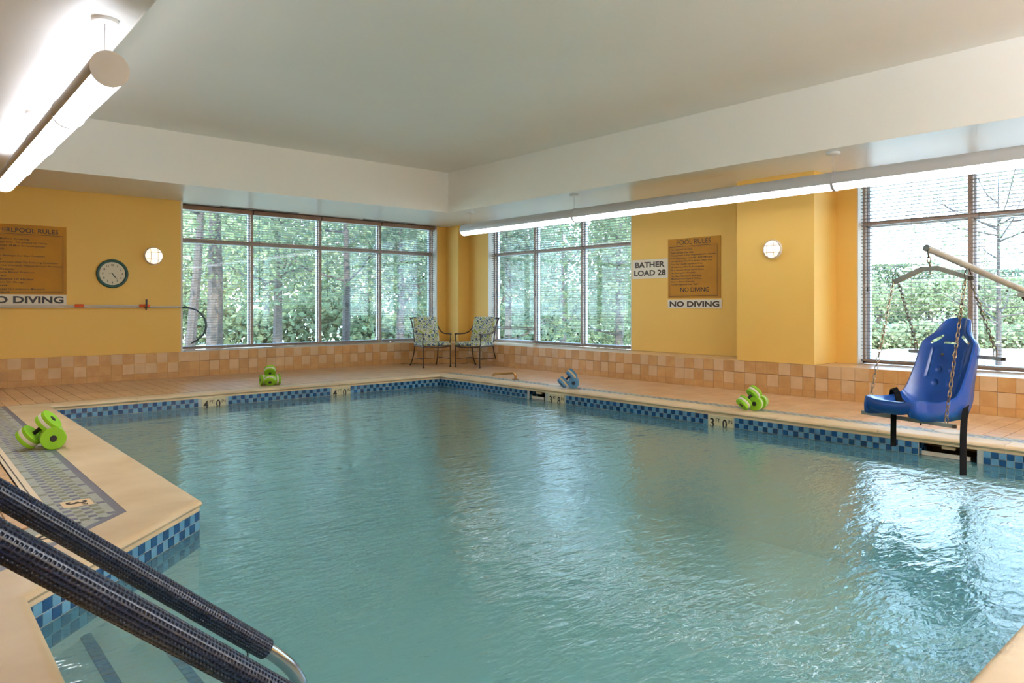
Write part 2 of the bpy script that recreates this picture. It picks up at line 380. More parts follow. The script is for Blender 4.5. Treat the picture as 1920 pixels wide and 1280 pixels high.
def tile_run(p0, p1, parent, off=0, extra=()):
    p0 = Vector((*p0,0)); p1 = Vector((*p1,0)); d = p1-p0; L = d.length; d.normalize(); n = int(L/TP); items = []
    for i in range(n):
        q = p0 + d*(i+.5)*L/n
        for z, r in rowz:
            c = (i+r+off) % 2
            if random.random() < .06: c = 1-c
            if r == 2: c = 1
            T = wall_T((q.x,q.y,z), d) @ Matrix.Scale(L/n/TP, 4, (1,0,0))
            items.append((prio(q.x,q.y,z), tl[(c,r)], T))
    items += list(extra); scatter(parent, 'tile', items)
tile_run((XL,YB+.007),(P1[0],YB+.007), ledge_back)
tile_run((P1[0],P1[1]+.007),(P2[0]+.007,P2[1]), ledge_corner)
tile_run((XR+.007,P2[1]),(XR+.007,-.2), ledge_right, 1)
# ledge top tiles
lt = tile_me('tile', .153,.153, M['wt_a'])
items = []
def top_run(x0,x1,y0,y1):
    nx = max(1,round((x1-x0)/TP)); ny = max(1,round((y1-y0)/TP))
    for i in range(nx):
        for j in range(ny):
            x = x0+(i+.5)*(x1-x0)/nx; y = y0+(j+.5)*(y1-y0)/ny
            items.append((prio(x,y,ZL), lt, Matrix.Translation((x,y,ZL-.008)) @ Matrix.Diagonal(((x1-x0)/nx/TP,(y1-y0)/ny/TP,1,1))))
top_run(XR,XW,.2,4.06); top_run(XR,XE,5.107,7.384); top_run(XR,XW,7.384,10.98)
top_run(3.43,7.48,YB,YW+.05)
sill = empty('trim_2', kind='structure'); scatter(sill, 'tile', items)
b = MB(); b.prism([(P1[0],P1[1]+.01),(P2[0]+.01,P2[1]),(XW,P2[1]),(XW,YW),(P1[0],YW)], ZL-.01, ZL-.001); b.build('corner_slab', [M['wt_a']], sill)

# ---------------------------------------------------------------- pool: outline of the coping nose
NOSE = [(.40,.70),(6.71,.70),(6.71,9.43),(1.36,9.43),(1.36,4.27),(.40,3.31)]
WID = [.36,.24,.24,.39,.29,.36]      # coping width on edge i (i -> i+1)
def offs(dists):                      # offset outward by dist per edge, mitred
    n = len(NOSE); out = []
    for i in range(n):
        def ln(k):
            a = Vector(NOSE[k%n]); c = Vector(NOSE[(k+1)%n]); d = (c-a).normalized(); nr = Vector((d.y,-d.x)); return a+nr*dists[k%n], d
        a, d1 = ln(i-1); c, d2 = ln(i); den = d1.x*d2.y-d1.y*d2.x; t = ((c.x-a.x)*d2.y-(c.y-a.y)*d2.x)/den; out.append(a+d1*t)
    return out
ZW, ZTT = -.175, -.065
WALLP = offs([.02]*6)
# coping stones
prof = [(1,0),(.16,0.0),(.04,0),(.02,-.004),(.006,-.013),(0,-.026),(.006,-.038),(.016,-.045),(.014,-.05),(.014,-.064),(.2,-.064),(1,-.064)]
def pdist(k, w): q = prof[k][0]; return w if q == 1 else (q if k not in (1,) else min(.16,w*.6))
rings = [offs([pdist(k,w) for w in WID]) for k in range(len(prof))]
coping = empty('pool_coping', kind='structure')
for i in range(6):
    a = Vector(NOSE[i]); c = Vector(NOSE[(i+1)%6]); d = (c-a).normalized(); L = (c-a).length
    ns = max(1, round(L/.92)); cuts = [L*k/ns for k in range(ns+1)]
    for k in range(ns):
        b = MB(); rows = []
        for end in (0,1):
            row = []
            for q in range(len(prof)):
                P = rings[q][i]; Q = rings[q][(i+1)%6]; t0 = (P-a).dot(d); t1 = (Q-a).dot(d); nr = (P-a)-d*t0
                if end == 0: t = t0 if k == 0 else cuts[k]+.0015
                else: t = t1 if k == ns-1 else cuts[k+1]-.0015
                p = a+nr+d*t; row.append((p.x,p.y,prof[q][1]))
            rows.append(row)
        m = len(prof); v = rows[0]+rows[1]; f = [(j,(j+1)%m,m+(j+1)%m,m+j) for j in range(m)]+[tuple(range(m)),tuple(range(2*m-1,m-1,-1))]
        b.add(v, [tuple(reversed(q)) for q in f]); b.build('coping_stone', [M['coping']], coping, smooth=True)
# floor base slab round the pool (grout level), cut to the coping
O = offs([w-.01 for w in WID])
b = MB(); Zf, Zb = -.006, -.12
def quad(pts): b.prism([(p[0],p[1]) for p in pts], Zb, Zf)
R0 = [(XL,YF),(WO,YF),(WO,WE),(XL,WE)]
quad([R0[0],R0[1],O[1],O[0]]); quad([R0[1],R0[2],O[2],O[1]]); quad([R0[2],R0[3],O[3],O[2]]); quad([R0[3],(XL,O[4].y),O[4],O[3]]); quad([(XL,O[4].y),(XL,O[5].y),O[5],O[4]]); quad([(XL,O[5].y),R0[0],O[0],O[5]])
floor = struct('floor', b, [M['grout']])
# pool basin
b = MB(); Wp = [(p.x,p.y) for p in WALLP]; ZD = -1.3; n = 6
def walls_ring(z0,z1):
    v = [(x,y,z0) for x,y in Wp]+[(x,y,z1) for x,y in Wp]; b.add(v, [(n+i,n+(i+1)%n,(i+1)%n,i) for i in range(n)])
SK = [(2.52,1.93)]                      # near skimmer mouth on the right wall (y range), built with a real opening
rw = (6.73,)
for i in range(6):
    x0,y0 = Wp[i]; x1,y1 = Wp[(i+1)%6]
    if i == 1:
        mouths = [(1.86,2.30),(6.98,7.30)]; ys = [y0]
        for m0,m1 in mouths: ys += [m0,m1]
        ys.append(y1)
        for k in range(len(ys)-1):
            if k % 2 == 0: b.add([(x0,ys[k],ZD),(x0,ys[k+1],ZD),(x0,ys[k+1],ZTT),(x0,ys[k],ZTT)], [(3,2,1,0)])
            else:
                b.add([(x0,ys[k],ZD),(x0,ys[k+1],ZD),(x0,ys[k+1],-.2),(x0,ys[k],-.2)], [(3,2,1,0)])
    else: b.add([(x0,y0,ZD),(x1,y1,ZD),(x1,y1,ZTT),(x0,y0,ZTT)], [(3,2,1,0)])
b.add([(x,y,ZD) for x,y in Wp], [tuple(range(6))])
basin = struct('pool_basin', b, [M['plaster']])
# steps in the near corner
def px2(x,y,z):
    r = (x-CX)/F_; dx = r*SXv[0]+SXv[1]; dy = r*SYv[0]+SYv[1]; s = (z-H)/(-(y-YV)/F_); return dx*s, dy*s
st = MB()
def steppoly(x1): return [(.37,.70),(x1,.70),(x1,x1+2.93),(.37,3.30)]
for x1, z in ((.76,-.33),(1.12,-.55),(1.40,-.80)):
    st.prism(steppoly(min(x1,1.37)) if x1 < 1.36 else [(.37,.70),(x1,.70),(x1,4.2),(1.37,4.27),(.37,3.30)], ZD, z)
steps = struct('pool_steps', st, [M['plaster']])
nt = tile_me('tile', .048,.046, M['navyt'], t=.006)
for xc, z, ys in ((.645,-.33,3.56),(1.02,-.55,3.86),(1.30,-.80,4.05)):
    k = 0
    while ys-k*.05 > 1.2 and k < 40:
        for q in ((0,) if z > -.4 else (0,)):
            inst('tile', nt, steps, Matrix.Translation((xc, ys-k*.05, z)))
        k += 1
# waterline tiles (two courses)
PT = .054
pm = {c: tile_me('tile', PT-.004, PT-.004, M[('pt_d','pt_l')[c]], t=.004, c=.0015) for c in (0,1)}
def pool_tiles(name, p0, p1, skips=(), cap=300):
    par = empty(name, kind='structure'); bb = MB()
    p0 = Vector((*p0,0)); p1 = Vector((*p1,0)); d = (p1-p0).normalized(); L = (p1-p0).length; n = int(round(L/PT)); nr = d.cross(Vector((0,0,1)))
    items = []
    for i in range(n):
        q = p0+d*(i+.5)*L/n + nr*.004
        if any(a-.02 < (q-p0).dot(d) < c+.02 for a,c in skips): continue
        for r in range(4):
            z = ZTT-(r+.5)*PT
            items.append((prio(q.x,q.y,z) if r < 3 else -1, pm[(i+r)%2], wall_T((q.x,q.y,z), d)@Matrix.Scale(L/n/PT,4,(1,0,0))))
    scatter(par, 'tile', items, cap)
    # grout bed
    segs = []; s = 0
    for a,c in sorted(skips): segs.append((s,a)); s = c
    segs.append((s,L))
    for a,c in segs:
        A = p0+d*a; C_ = p0+d*c; B = -nr*.004
        bb.prism([(A.x+B.x,A.y+B.y),(C_.x+B.x,C_.y+B.y),(C_.x+nr.x*.0035,C_.y+nr.y*.0035),(A.x+nr.x*.0035,A.y+nr.y*.0035)], ZTT-4*PT, ZTT)
    bb.build('grout_bed', [M['pgrout']], par); return par
Wn = [Vector((*p,0)) for p in Wp]
# runs go so that local right x up points into the pool
pool_tiles('trim_3', Wp[5], Wp[4])                                        # diagonal return
pool_tiles('trim_4', Wp[3], Wp[2], skips=[(3.00-Wp[3][0],3.30-Wp[3][0]),(4.81-Wp[3][0],5.11-Wp[3][0])])
pool_tiles('trim_5', Wp[2], Wp[1], skips=[(9.45-7.30,9.45-6.98),(9.45-6.92,9.45-6.61),(9.45-4.41,9.45-4.11),(9.45-2.30,9.45-1.86)])
pool_tiles('trim_6', Wp[4], Wp[3])
pool_tiles('trim_7', Wp[0], Wp[5]); pool_tiles('trim_8', Wp[1], Wp[0], cap=0)
# water body
wb = MB(); wp2 = offs([.03]*6); wb.prism([(p.x,p.y) for p in wp2], ZD-.02, ZW)
water = wb.build('pool_water', [M['water']]); tag(water, 'green tinted rippled water filling the swimming pool', 'water', kind='stuff')

# ---------------------------------------------------------------- deck tiles, mosaic bands
DT = .153; dm = tile_me('tile', DT-.006, DT-.006, M['ft'], t=.006, c=.0015)
items = []
y = YB-.0; 
def infloor(x,y):
    if 7.125 < x < XR and YF < y < 10.98-max(0,0): return True
    return False
def deck(x0,x1,y0,y1,cond=None, y_up=False):
    nx = max(1,round((x1-x0)/DT)); ny = max(1,round((y1-y0)/DT))
    for i in range(nx):
        for j in range(ny):
            x = x0+(i+.5)*(x1-x0)/nx; yy = y0+(j+.5)*(y1-y0)/ny
            if cond and not cond(x,yy): continue
            items.append((prio(x,yy,0), dm, Matrix.Translation((x,yy,-.006)) @ Matrix.Diagonal(((x1-x0)/nx/DT,(y1-y0)/ny/DT,1,1))))
slope = (P2[1]-P1[1])/(P2[0]-P1[0])
deck(7.125,XR,-.5,9.70); deck(7.125,XR,9.70,YB, lambda x,y: y+.05 < P1[1]+slope*max(0,x+.07-P1[0]))
deck(-1.5,7.125,9.70,YB)
deck(-1.2,.60,3.55,9.67, lambda x,y: (y-x) > 3.31-.40+.29*1.414+.53)
scatter(floor, 'tile', items)
# slate bands beside the coping
b = MB(); q1 = offs(WID); q2 = offs([w+(.0 if i in (0,1) else (.045 if i in (3,4,5) else .02)) for i,w in enumerate(WID)])
for i in (2,3,4,5): b.prism([(p.x,p.y) for p in (q1[i],q1[(i+1)%6],q2[(i+1)%6],q2[i])][::-1], -.008, -.001)
struct('trim_9', b, [M['band']])
b = MB(); b.box(.585,.655,4.0,9.67,-.008,0.0); dr = struct('trim_10', b, [M['drain']])
b = MB(); 
for k in range(420): b.box(.616,.624,4.3+k*.012,4.306+k*.012,-.0005,.0008)
b.build('drain_slots', [M['vent']], dr, kind='stuff')
ms = .0445
mm = {c: tile_me('tile', ms-.004, ms-.006, M[c], t=.006, c=.001) for c in ('mos_l','mos_p','mos_o')}
def mos(par, x0, x1, y0, y1, T=Matrix(), cond=None, light=.5, cap=300):
    items = []; nx = round((x1-x0)/ms); ny = int((y1-y0)/ms)
    for j in range(ny):
        for i in range(nx):
            c = 'mos_l'
            if (i+j) % 2 == 0 and 0 <= i: c = 'mos_p' if i % 2 else 'mos_o'
            if i in (0,nx-1) and j % 3: c = 'mos_l'
            P = T @ Vector((x0+(i+.5)*(x1-x0)/nx, y0+(j+.5)*ms, 0))
            if cond and not cond(P.x,P.y): continue
            items.append((prio(P.x,P.y,0) if cap else -1, mm[c], Matrix.Translation((P.x,P.y,-.006)) @ T.to_3x3().to_4x4()))
    scatter(par, 'tile', items, cap)
c0 = q2[4]                       # corner of band
mosl = empty('trim_11', kind='structure'); M['mgrout'] = mat('mosaic_grout', (168,170,158), rough=.6)
e5 = Vector((q2[5].x,q2[5].y)); b = MB(); b.prism([(e5.x,e5.y),(c0.x,c0.y),(c0.x,9.66),(.655,9.66),(.655,c0.y+.116),(e5.x-.2,e5.y+.182)], -.0065, -.0012); b.build('grout_bed',[M['mgrout']],mosl)
mos(mosl, .655, c0.x, 3.9, 9.66, cond=lambda x,y: (y-c0.y) > -(c0.x-x)*.4142)
mos2 = empty('trim_12', kind='structure')
T45 = Matrix.Translation((c0.x,c0.y,0)) @ Matrix.Rotation(-PI/4,4,'Z')
mos(mos2, -.27, 0, -1.6, .3, T45, cond=lambda x,y: (y-c0.y) <= -(c0.x-x)*.4142, cap=200)
mosr = empty('trim_13', kind='structure'); mos(mosr, 6.952, 7.123, -.4, 9.66, cap=300); MB().box(6.945,7.125,-.4,9.66,-.0065,-.0012).build('grout_bed',[M['mgrout']],mosr)
# ---------------------------------------------------------------- windows and blinds
slat_me = MB().box(-.5,.5,-.0205,.0205,-.0022,.0022).mesh('slat', [M['slat']])
def window(name, origin, right, width, npane, z0=ZL+.005, z1=ZS, zt=(2.19,2.245), blinds=(), drop=None):
    """local x along the wall (to the right seen from inside), local z out into the room is -y of wall_T"""
    root = empty(name, kind='structure'); TT = wall_T((origin[0],origin[1],0), right)
    def bx(n, x0,x1,u0,u1,o0,o1,m,par=root): return MB().box(x0,x1,u0,u1,o0,o1,T=TT).build(n,[M[m]],par)
    fw = .045
    b_ = MB()
    for a in ((0,fw,z0,z1),(width-fw,width,z0,z1),(0,width,z0,z0+.035),(0,width,z1-.05,z1)): b_.box(a[0],a[1],a[2],a[3],-.05,.0,T=TT)
    b_.build('window_frame',[M['frame']],root)
    b_ = MB()
    for a in ((.0,fw+.035,z0,z1),(width-fw-.035,width,z0,z1),(0,width,z0,z0+.05),(0,width,z1-.07,z1)): b_.box(a[0],a[1],a[2],a[3],-.10,-.051,T=TT)
    b_.build('outer_frame',[M['alu']],root)
    pw = width/npane
    for k in range(1,npane):
        bx('mullion', k*pw-.024,k*pw+.024,z0,z1,-.05,.004,'frame'); bx('mullion', k*pw-.045,k*pw+.045,z0,z1,-.10,-.051,'alu')
    bx('transom', 0,width,zt[0],zt[1],-.05,.003,'frame'); bx('transom', 0,width,zt[0]-.01,zt[1],-.10,-.051,'alu')
    for k in range(npane):
        for (a,c) in ((z0+.03,zt[0]),(zt[1],z1-.04)): bx('pane', k*pw+.03,(k+1)*pw-.03,a,c,-.078,-.072,'glass')
        # inner sash of the lower light
    for k in range(npane):
        lab, grp, dz = blinds[k]
        bl = empty('window_blind', label=lab, cat='blind', group=grp)
        x0 = k*pw+.012; x1 = (k+1)*pw-.012; oo = .045
        MB().box(x0,x1,z1-.075,z1-.004,.012,.072,T=TT).build('head_rail',[M['val']],bl)
        zb = z0+.03 if not dz else dz; z = z1-.1
        while z > zb+.03:
            T = TT @ Matrix.Translation(((x0+x1)/2, z, oo)) @ Matrix.Rotation(math.radians(-90-3),4,'X') @ Matrix.Diagonal((x1-x0,1,1,1))
            inst('slat', slat_me, bl, T); z -= .0425
        MB().box(x0,x1,zb,zb+.022,oo-.022,oo+.022,T=TT).build('bottom_rail',[M['slat']],bl)
        if dz: MB().box(x0,x1,zb+.035,zb+.05,oo-.024,oo+.024,T=TT).build('slat_stack',[M['slat']],bl)
        for t in (.12,.5,.88):
            xx = x0+(x1-x0)*t; MB().box(xx-.0018,xx+.0018,zb,z1-.07,oo+.0235,oo+.0255,T=TT).build('ladder_cord',[M['slat']],bl)
        xx = x0+.09; MB().tube([(xx,z1-.08,.078),(xx,1.35,.078)],.0022,6,T=TT).tube([(xx,1.35,.078),(xx,1.30,.078)],.006,8,T=TT).build('pull_cord',[M['dhandle']],bl)
    return root
g1 = 'slatted blinds of the long back window'
window('window_1', (3.45,YW), (1,0,0), 5.10, 4, zt=(2.165,2.232), blinds=[
 ('lowered slatted blind next to the yellow wall, left pane of the back window', g1, None),('lowered slatted blind, second pane from the yellow wall in the back window', g1, None),
 ('lowered slatted blind in front of the forked young tree, back window', g1, None),('lowered slatted blind behind the left patio chair, back window', g1, None)])
g2 = 'slatted blinds of the middle window'
window('window_2', (XW,11.04), (0,-1,0), 3.655, 3, zt=(2.125,2.18), blinds=[
 ('slatted blind stopping short of the sill, behind the right patio chair', g2, .66),('lowered slatted blind in the centre pane of the middle window', g2, None),('lowered slatted blind beside the bather load sign', g2, None)])
g3 = 'slatted blinds of the window behind the pool lift'
window('window_3', (XW,3.80), (0,-1,0), 3.585, 3, zt=(2.11,2.168), blinds=[
 ('lowered slatted blind against white sky, left of the blue lift seat', g3, None),('lowered slatted blind with bare branches outside, right of the blue seat', g3, None),('lowered slatted blind at the far right end of the lift window', g3, None)])

# ---------------------------------------------------------------- ceiling lamps
def tube_lamp(name_loc, y0, y1, cans, joints, label, up, um='emitup', Z=2.455, zc=ZS, dm_='emit', full=False, dlo=201):
    X, R = name_loc, .1
    L = abs(y1-y0); root = empty('pendant_lamp', (X,y0,Z), label=label, cat='lamp')
    def arc(r, a0, a1, ya, yb, seg=20):
        rows = [[(r*math.cos(a0+(a1-a0)*k/seg), yy, r*math.sin(a0+(a1-a0)*k/seg)) for k in range(seg+1)] for yy in (ya,yb)]
        return MB().grid(rows)
    a = arc(R, math.radians(180-dlo), math.radians(dlo), 0, y1-y0)
    if up:
        h0, h1 = (15,165) if full else (62,118)
        a = arc(R, math.radians(180-dlo), math.radians(h0), 0, y1-y0); c2 = arc(R, math.radians(h1), math.radians(dlo), 0, y1-y0); a.add(c2.v, c2.f)
    a.build('housing',[M['lampw']],root,smooth=True)
    if up: arc(R-.004 if full else R-.012, math.radians(14 if full else 60), math.radians(166 if full else 120), .02*(1 if y1>y0 else -1), y1-y0).build('uplight_lens',[M[um]],root,smooth=True)
    arc(R-.003, math.radians(dlo-1), math.radians(541-dlo), .004*(1 if y1>y0 else -1), y1-y0-.004*(1 if y1>y0 else -1)).build('diffuser',[M[dm_]],root,smooth=True)
    for yy in (0, y1-y0):
        MB().lathe([(R+.002,-.006),(R+.002,.006)],32,T=Matrix.Translation((0,yy,0))@Matrix.Rotation(PI/2,4,'X')).build('end_cap',[M['capgrey']],root,smooth=True)
    for j in joints:
        MB().lathe([(R+.006,-.014),(R+.006,.014)],32,T=Matrix.Translation((0,j-y0,0))@Matrix.Rotation(PI/2,4,'X')).build('joint_band',[M['lampw']],root,smooth=True)
    for c in cans:
        MB().tube([(0,c-y0,R),(0,c-y0,zc-Z-.01)],.003,6).build('hanger_wire',[M['lampw']],root)
        MB().lathe([(.062,-.026),(.07,-.02),(.07,0)],28,T=Matrix.Translation((0,c-y0,zc-Z))).build('canopy',[M['white']],root,smooth=True)
tube_lamp(.93, 4.5, 9.4, (4.62,7.23), (5.72,6.95,8.2), 'white tubular pendant lamp over the left deck, round end cap showing', True, dm_='emitl', dlo=206)
tube_lamp(7.62, 9.97, -3.0, (9.8,7.29,3.45,-.4), (7.25,3.43,-.4), 'long white tubular pendant lamp under the right soffit', False)
for xx, ll in ((1.6,'leftmost'),(3.4,'second'),(5.2,'third'),(6.9,'rightmost')):  # unseen lamps added behind the camera only to brighten the ceiling
    tube_lamp(xx, -1.5, -3.1, (-1.7,-2.9), (), 'added unseen fill lamp behind the camera to brighten the ceiling, %s of four' % ll, True, 'emitfill', 2.45, ZT, 'emitlow', True)

# ---------------------------------------------------------------- wall fittings
def sconce(loc, right, r, label):
    T = wall_T(loc, right); root = empty('wall_sconce', label=label, cat='lamp', group=None); root.matrix_world = T
    MB().lathe([(r,0),(r,.03),(r-.006,.045),(r-.02,.05)],32).build('sconce_base',[M['white']],root,smooth=True)
    pr = [((r-.012)*math.cos(a), .04+.05*math.sin(a)) for a in [PI/2*k/8 for k in range(9)]]; MB().lathe(pr,32).build('sconce_lens',[M['sconce']],root,smooth=True)
    g = MB()
    for s in (-.4,.4):
        for ax in (0,1):
            pts = []
            for k in range(13):
                u = -1+2*k/12; w = math.sqrt(max(0,1-s*s)); a = u*w; rr = math.sqrt(a*a+s*s); zz = .044+.053*math.sqrt(max(0,1-rr*rr))
                p = (a*(r-.008), s*(r-.008), zz) if ax == 0 else (s*(r-.008), a*(r-.008), zz); pts.append(p)
            g.tube(pts,.0036,6)
    g.tube([((r-.007)*math.cos(2*PI*k/32),(r-.007)*math.sin(2*PI*k/32),.048) for k in range(32)],.004,6,closed=True)
    g.build('wire_guard',[M['guard']],root,smooth=True)
sconce((3.03,YB,1.885),(1,0,0),.135,'round caged wall light beside the clock')
sconce((XR,4.59,1.84),(0,-1,0),.122,'round caged wall light on the right pillar')
# clock
ck = empty('wall_clock', label='round wall clock with a dark green rim and cream face', cat='clock'); ck.matrix_world = wall_T((2.472,YB,1.597),(1,0,0))
R = .212
MB().lathe([(R,0),(R,.02),(R-.012,.034),(R-.03,.03),(R-.042,.0145)],48,cap=False).build('clock_rim',[M['cgreen']],ck,smooth=True)
MB().lathe([(R-.035,.0),(R-.035,.014)],48).build('clock_face',[M['cface']],ck)
nm = []
for k in range(12):
    h = k or 12; a = PI/2-k*PI/6; me = text_mesh(str(h), M['ink'], height=.03, bold=.015)
    o = inst('numeral', me, ck, Matrix.Translation((.128*math.cos(a),.128*math.sin(a),.0152)))
for n_, ang, L, w in (('hour_hand',-150,.07,.004),('minute_hand',-143,.115,.003),('second_hand',90,.06,.0008)):
    T = Matrix.Rotation(math.radians(ang),4,'Z'); MB().add([(-w,-.02,.018),(w,-.02,.018),(w*1.6,L*.55,.018),(.0005,L,.018),(-.0005,L,.018),(-w*1.6,L*.55,.018)],[(0,1,2,3,4,5)],T).build(n_,[M['ink']],ck)
for a in (0,90,180,270): MB().lathe([(.003,.0145),(.003,.016)],8,T=Matrix.Translation((.165*math.cos(math.radians(a)),.165*math.sin(math.radians(a)),0))).build('minute_dot',[M['ink']],ck)
# signs
def sign(name, T, w, h, label, mt, texts, frame=None, t=.008):
    root = empty(name, label=label, cat='sign'); root.matrix_world = T
    MB().bbox(-w/2,w/2,-h/2,h/2,0,t,.002).build('sign_board',[M[mt]],root)
    if frame:
        x0,x1,y0,y1 = frame
        for k,(d,th) in enumerate(((0,.006),(.022,.0015))):
            a0,a1,c0_,c1 = x0+d,x1-d,y0+d,y1-d; g = MB()
            g.box(a0,a1,c0_,c0_+th,t,t+.001).box(a0,a1,c1-th,c1,t,t+.001).box(a0,a0+th,c0_,c1,t,t+.001).box(a1-th,a1,c0_,c1,t,t+.001)
            g.build('border_line',[M['ink' if mt=='gold' else 'brink']],root)
    for body, cx_, cy_, wd, ht, bold, ink, al in texts:
        me = text_mesh(body, M[ink], width=wd, height=ht, bold=bold)
        co = [v.co.x for v in me.vertices]; sh = 0
        if al == 'L': sh = -min(co)
        inst('lettering', me, root, Matrix.Translation((cx_+sh, cy_, t)))
    return root
pool_lines = ['No Lifeguard On Duty.','Swim At Your Own Risk.','Management Is Not Responsible For Injuries.','Pool Hours Are: 7:00 AM - 8:00 PM Daily.','Do Not Enter The Pool At Any Other Time.','Pool For Use By Residents Only.','All Swimmers Must Be Accompanied','By A Second Person At All Times.','No Running Or Horseplay.','No Glass Allowed In Pool Area.','Maximum Pool Depth 4 1/2 Feet.','Shower Before Entering.','For Emergencies Dial "300".']
tx = [('POOL RULES', .0, .395, .60, .075, .0, 'brink', 'C'), ('NO DIVING', .02, -.325, .50, .068, .004, 'ink', 'C')]
for k, s in enumerate(pool_lines): tx.append((s, -.40, .285-k*.0445, .0183*len(s)+.0, .030, .012, 'brink', 'L'))
sign('pool_rules_sign', wall_T((XE,6.187,1.69),(0,-1,0)), .925, .905, 'gold pool rules sign on the right wall between window and pillar', 'gold', tx, (-.44,.42,-.425,.335))
sign('no_diving_sign', wall_T((XE,6.18,1.148),(0,-1,0)), .95, .132, 'white no diving sign below the pool rules sign', 'signw', [('NO DIVING',0,0,.87,.088,.035,'brink','C')])
sign('bather_load_sign', wall_T((XE,7.0,1.705),(0,-1,0)), .70, .305, 'white bather load 28 sign left of the pool rules', 'signw', [('BATHER',0,.068,.58,.09,.035,'brink','C'),('LOAD 28',.0,-.062,.62,.09,.035,'brink','C')])
wl_ = ['Shower Before Entering.','Enter By Steps Only - No Jumping Or Diving.','Children Under 18 Must Be Accompanied','By An Adult.','','No Alcoholic Beverages And Glass Containers','Allowed.','Residents And Guest With The Following Conditions -','Should Not Use Whirlpool Without Doctor\'s Permission','Heart Disease.','High Or Low Blood Pressure','Diabetes.','Under Influence Of Alcohol.','Medication Or Drugs.','Pregnant','Do Not Exceed 15 Continuous Minutes In','The Whirlpool.']
ends = [1.455,1.66,1.63,1.17,0,1.63,1.14,1.80,1.84,1.28,1.505,1.20,1.505,1.40,1.20,1.63,1.23]
tx = [('WHIRLPOOL RULES', .0, .40, .79, .062, .012, 'ink', 'C')]
for k, s in enumerate(wl_):
    if s: tx.append((s, -.455, .275-k*.0455, max(.12, ends[k]-(1.395-.455)), .030, .012, 'ink', 'L'))
sign('whirlpool_rules_sign', wall_T((1.395,YB,1.76),(1,0,0)), .99, .96, 'gold whirlpool rules sign left of the clock', 'gold', tx, (-.475,.455,-.455,.35))
sign('no_diving_sign', wall_T((1.39,YB,1.205),(1,0,0)), 1.0, .145, 'white no diving sign below the whirlpool rules sign', 'signw', [('NO DIVING',0,.0,.93,.1,.035,'ink','C')])
# rescue pole
rp_ = empty('rescue_pole', (0,YB-.05,1.118), label='long aluminium pool pole with orange grips hung on the back wall', cat='pole')
MB().tube([(-2.6,0,0),(2.97,0,.004)],.0135,10).build('pole_tube',[M['polew']],rp_,smooth=True)
MB().tube([(-2.6,.024,-.018),(3.44,.024,-.014)],.016,10).build('pole_tube',[M['polew']],rp_,smooth=True)
for x0,x1 in ((1.98,2.10),(2.82,2.97),(.75,.9)): MB().tube([(x0,-.0,.003),(x0+.01,0,.003),(x1-.01,0,.003),(x1,0,.003)],[.017,.024,.024,.017],12).build('orange_grip',[M['orange']],rp_,smooth=True)
hk = MB(); hk.box(2.90,2.93,-.004,.046,-.03,.0).box(2.905,2.93,-.035,-.022,-.03,.10).box(2.905,2.93,-.035,.046,-.036,-.026).box(2.905,2.925,-.03,-.02,-.06,-.03); hk.build('wall_hook',[M['dhandle']],rp_)
hp = empty('life_hook', (3.45,YB-.03,1.10), label='curved dark life hook in front of the back window left edge', cat='hook')
pts = []
for a,c in ((50,880),(90,881),(130,888),(165,902),(195,925),(218,955),(233,990),(238,1025),(233,1060),(215,1095),(188,1125),(155,1148),(122,1165)):
    r = (330+a/4.267-CX)/F_; dx = r*SXv[0]+SXv[1]; dy = r*SYv[0]+SYv[1]; s = (YB-.03)/dy; pts.append((dx*s-3.45, 0, H-s*(370+c/4.267-YV)/F_-1.10))
MB().tube(pts,.009,8).build('hook_tube',[M['hoop']],hp,smooth=True)
MB().tube([(p[0]+.03*(1-abs(i-6)/7),.02,p[2]-.01) for i,p in enumerate(pts)],.006,8).build('hook_tube',[M['hoop']],hp,smooth=True)
# ceiling slot vents
for x0,x1,lab in ((4.1,5.45,'left dark slot vent in the soffit above the back window'),(6.75,7.9,'right dark slot vent in the soffit above the back window')):
    v = empty('slot_vent', ((x0+x1)/2,11.95,ZS), label=lab, cat='vent'); L = (x1-x0)/2
    MB().box(-L,L,-.06,.06,-.006,.002).build('vent_slot',[M['vent']],v); g = MB(); g.box(-L-.01,L+.01,-.07,-.06,-.008,.002).box(-L-.01,L+.01,.06,.07,-.008,.002); g.build('vent_frame',[M['soffit']],v)

# ---------------------------------------------------------------- depth markers, skimmers, deck lids
def marker(p, right, a, bb, label):
    T = wall_T(p, right); root = empty('depth_marker', label=label, cat='sign'); root.matrix_world = T
    for x0,x1 in ((-.151,-.001),(.001,.151)): MB().bbox(x0,x1,-.15,0,0,.009,.002).build('marker_tile',[M['marker']],root)
    for s, cx_, cy_, h, xs in ((a,-.10,-.082,.1,.9),('FT',-.028,-.052,.04,.9),(bb,.055,-.082,.1,.85),('IN',.122,-.052,.04,.9)):
        inst('numeral' if s.isdigit() else 'lettering', text_mesh(s, M['ink'], height=h, bold=.02 if s.isdigit() else 0, xs=xs), root, Matrix.Translation((cx_,cy_,.0092)))
marker((3.15,Wp[2][1]-.0,ZTT),(1,0,0),'4','0','cream 4 FT 0 IN depth marker nearer the left end of the back pool wall')
marker((4.96,Wp[2][1]-.0,ZTT),(1,0,0),'4','0','cream depth marker reading 4 FT 0 IN, right of the propped green dumbbells')
marker((Wp[1][0],6.765,ZTT),(0,-1,0),'3','8','cream 3 FT 8 IN depth marker under the blue dumbbells')
marker((Wp[1][0],4.26,ZTT),(0,-1,0),'3','0','cream 3 FT 0 IN depth marker midway along the right pool wall')
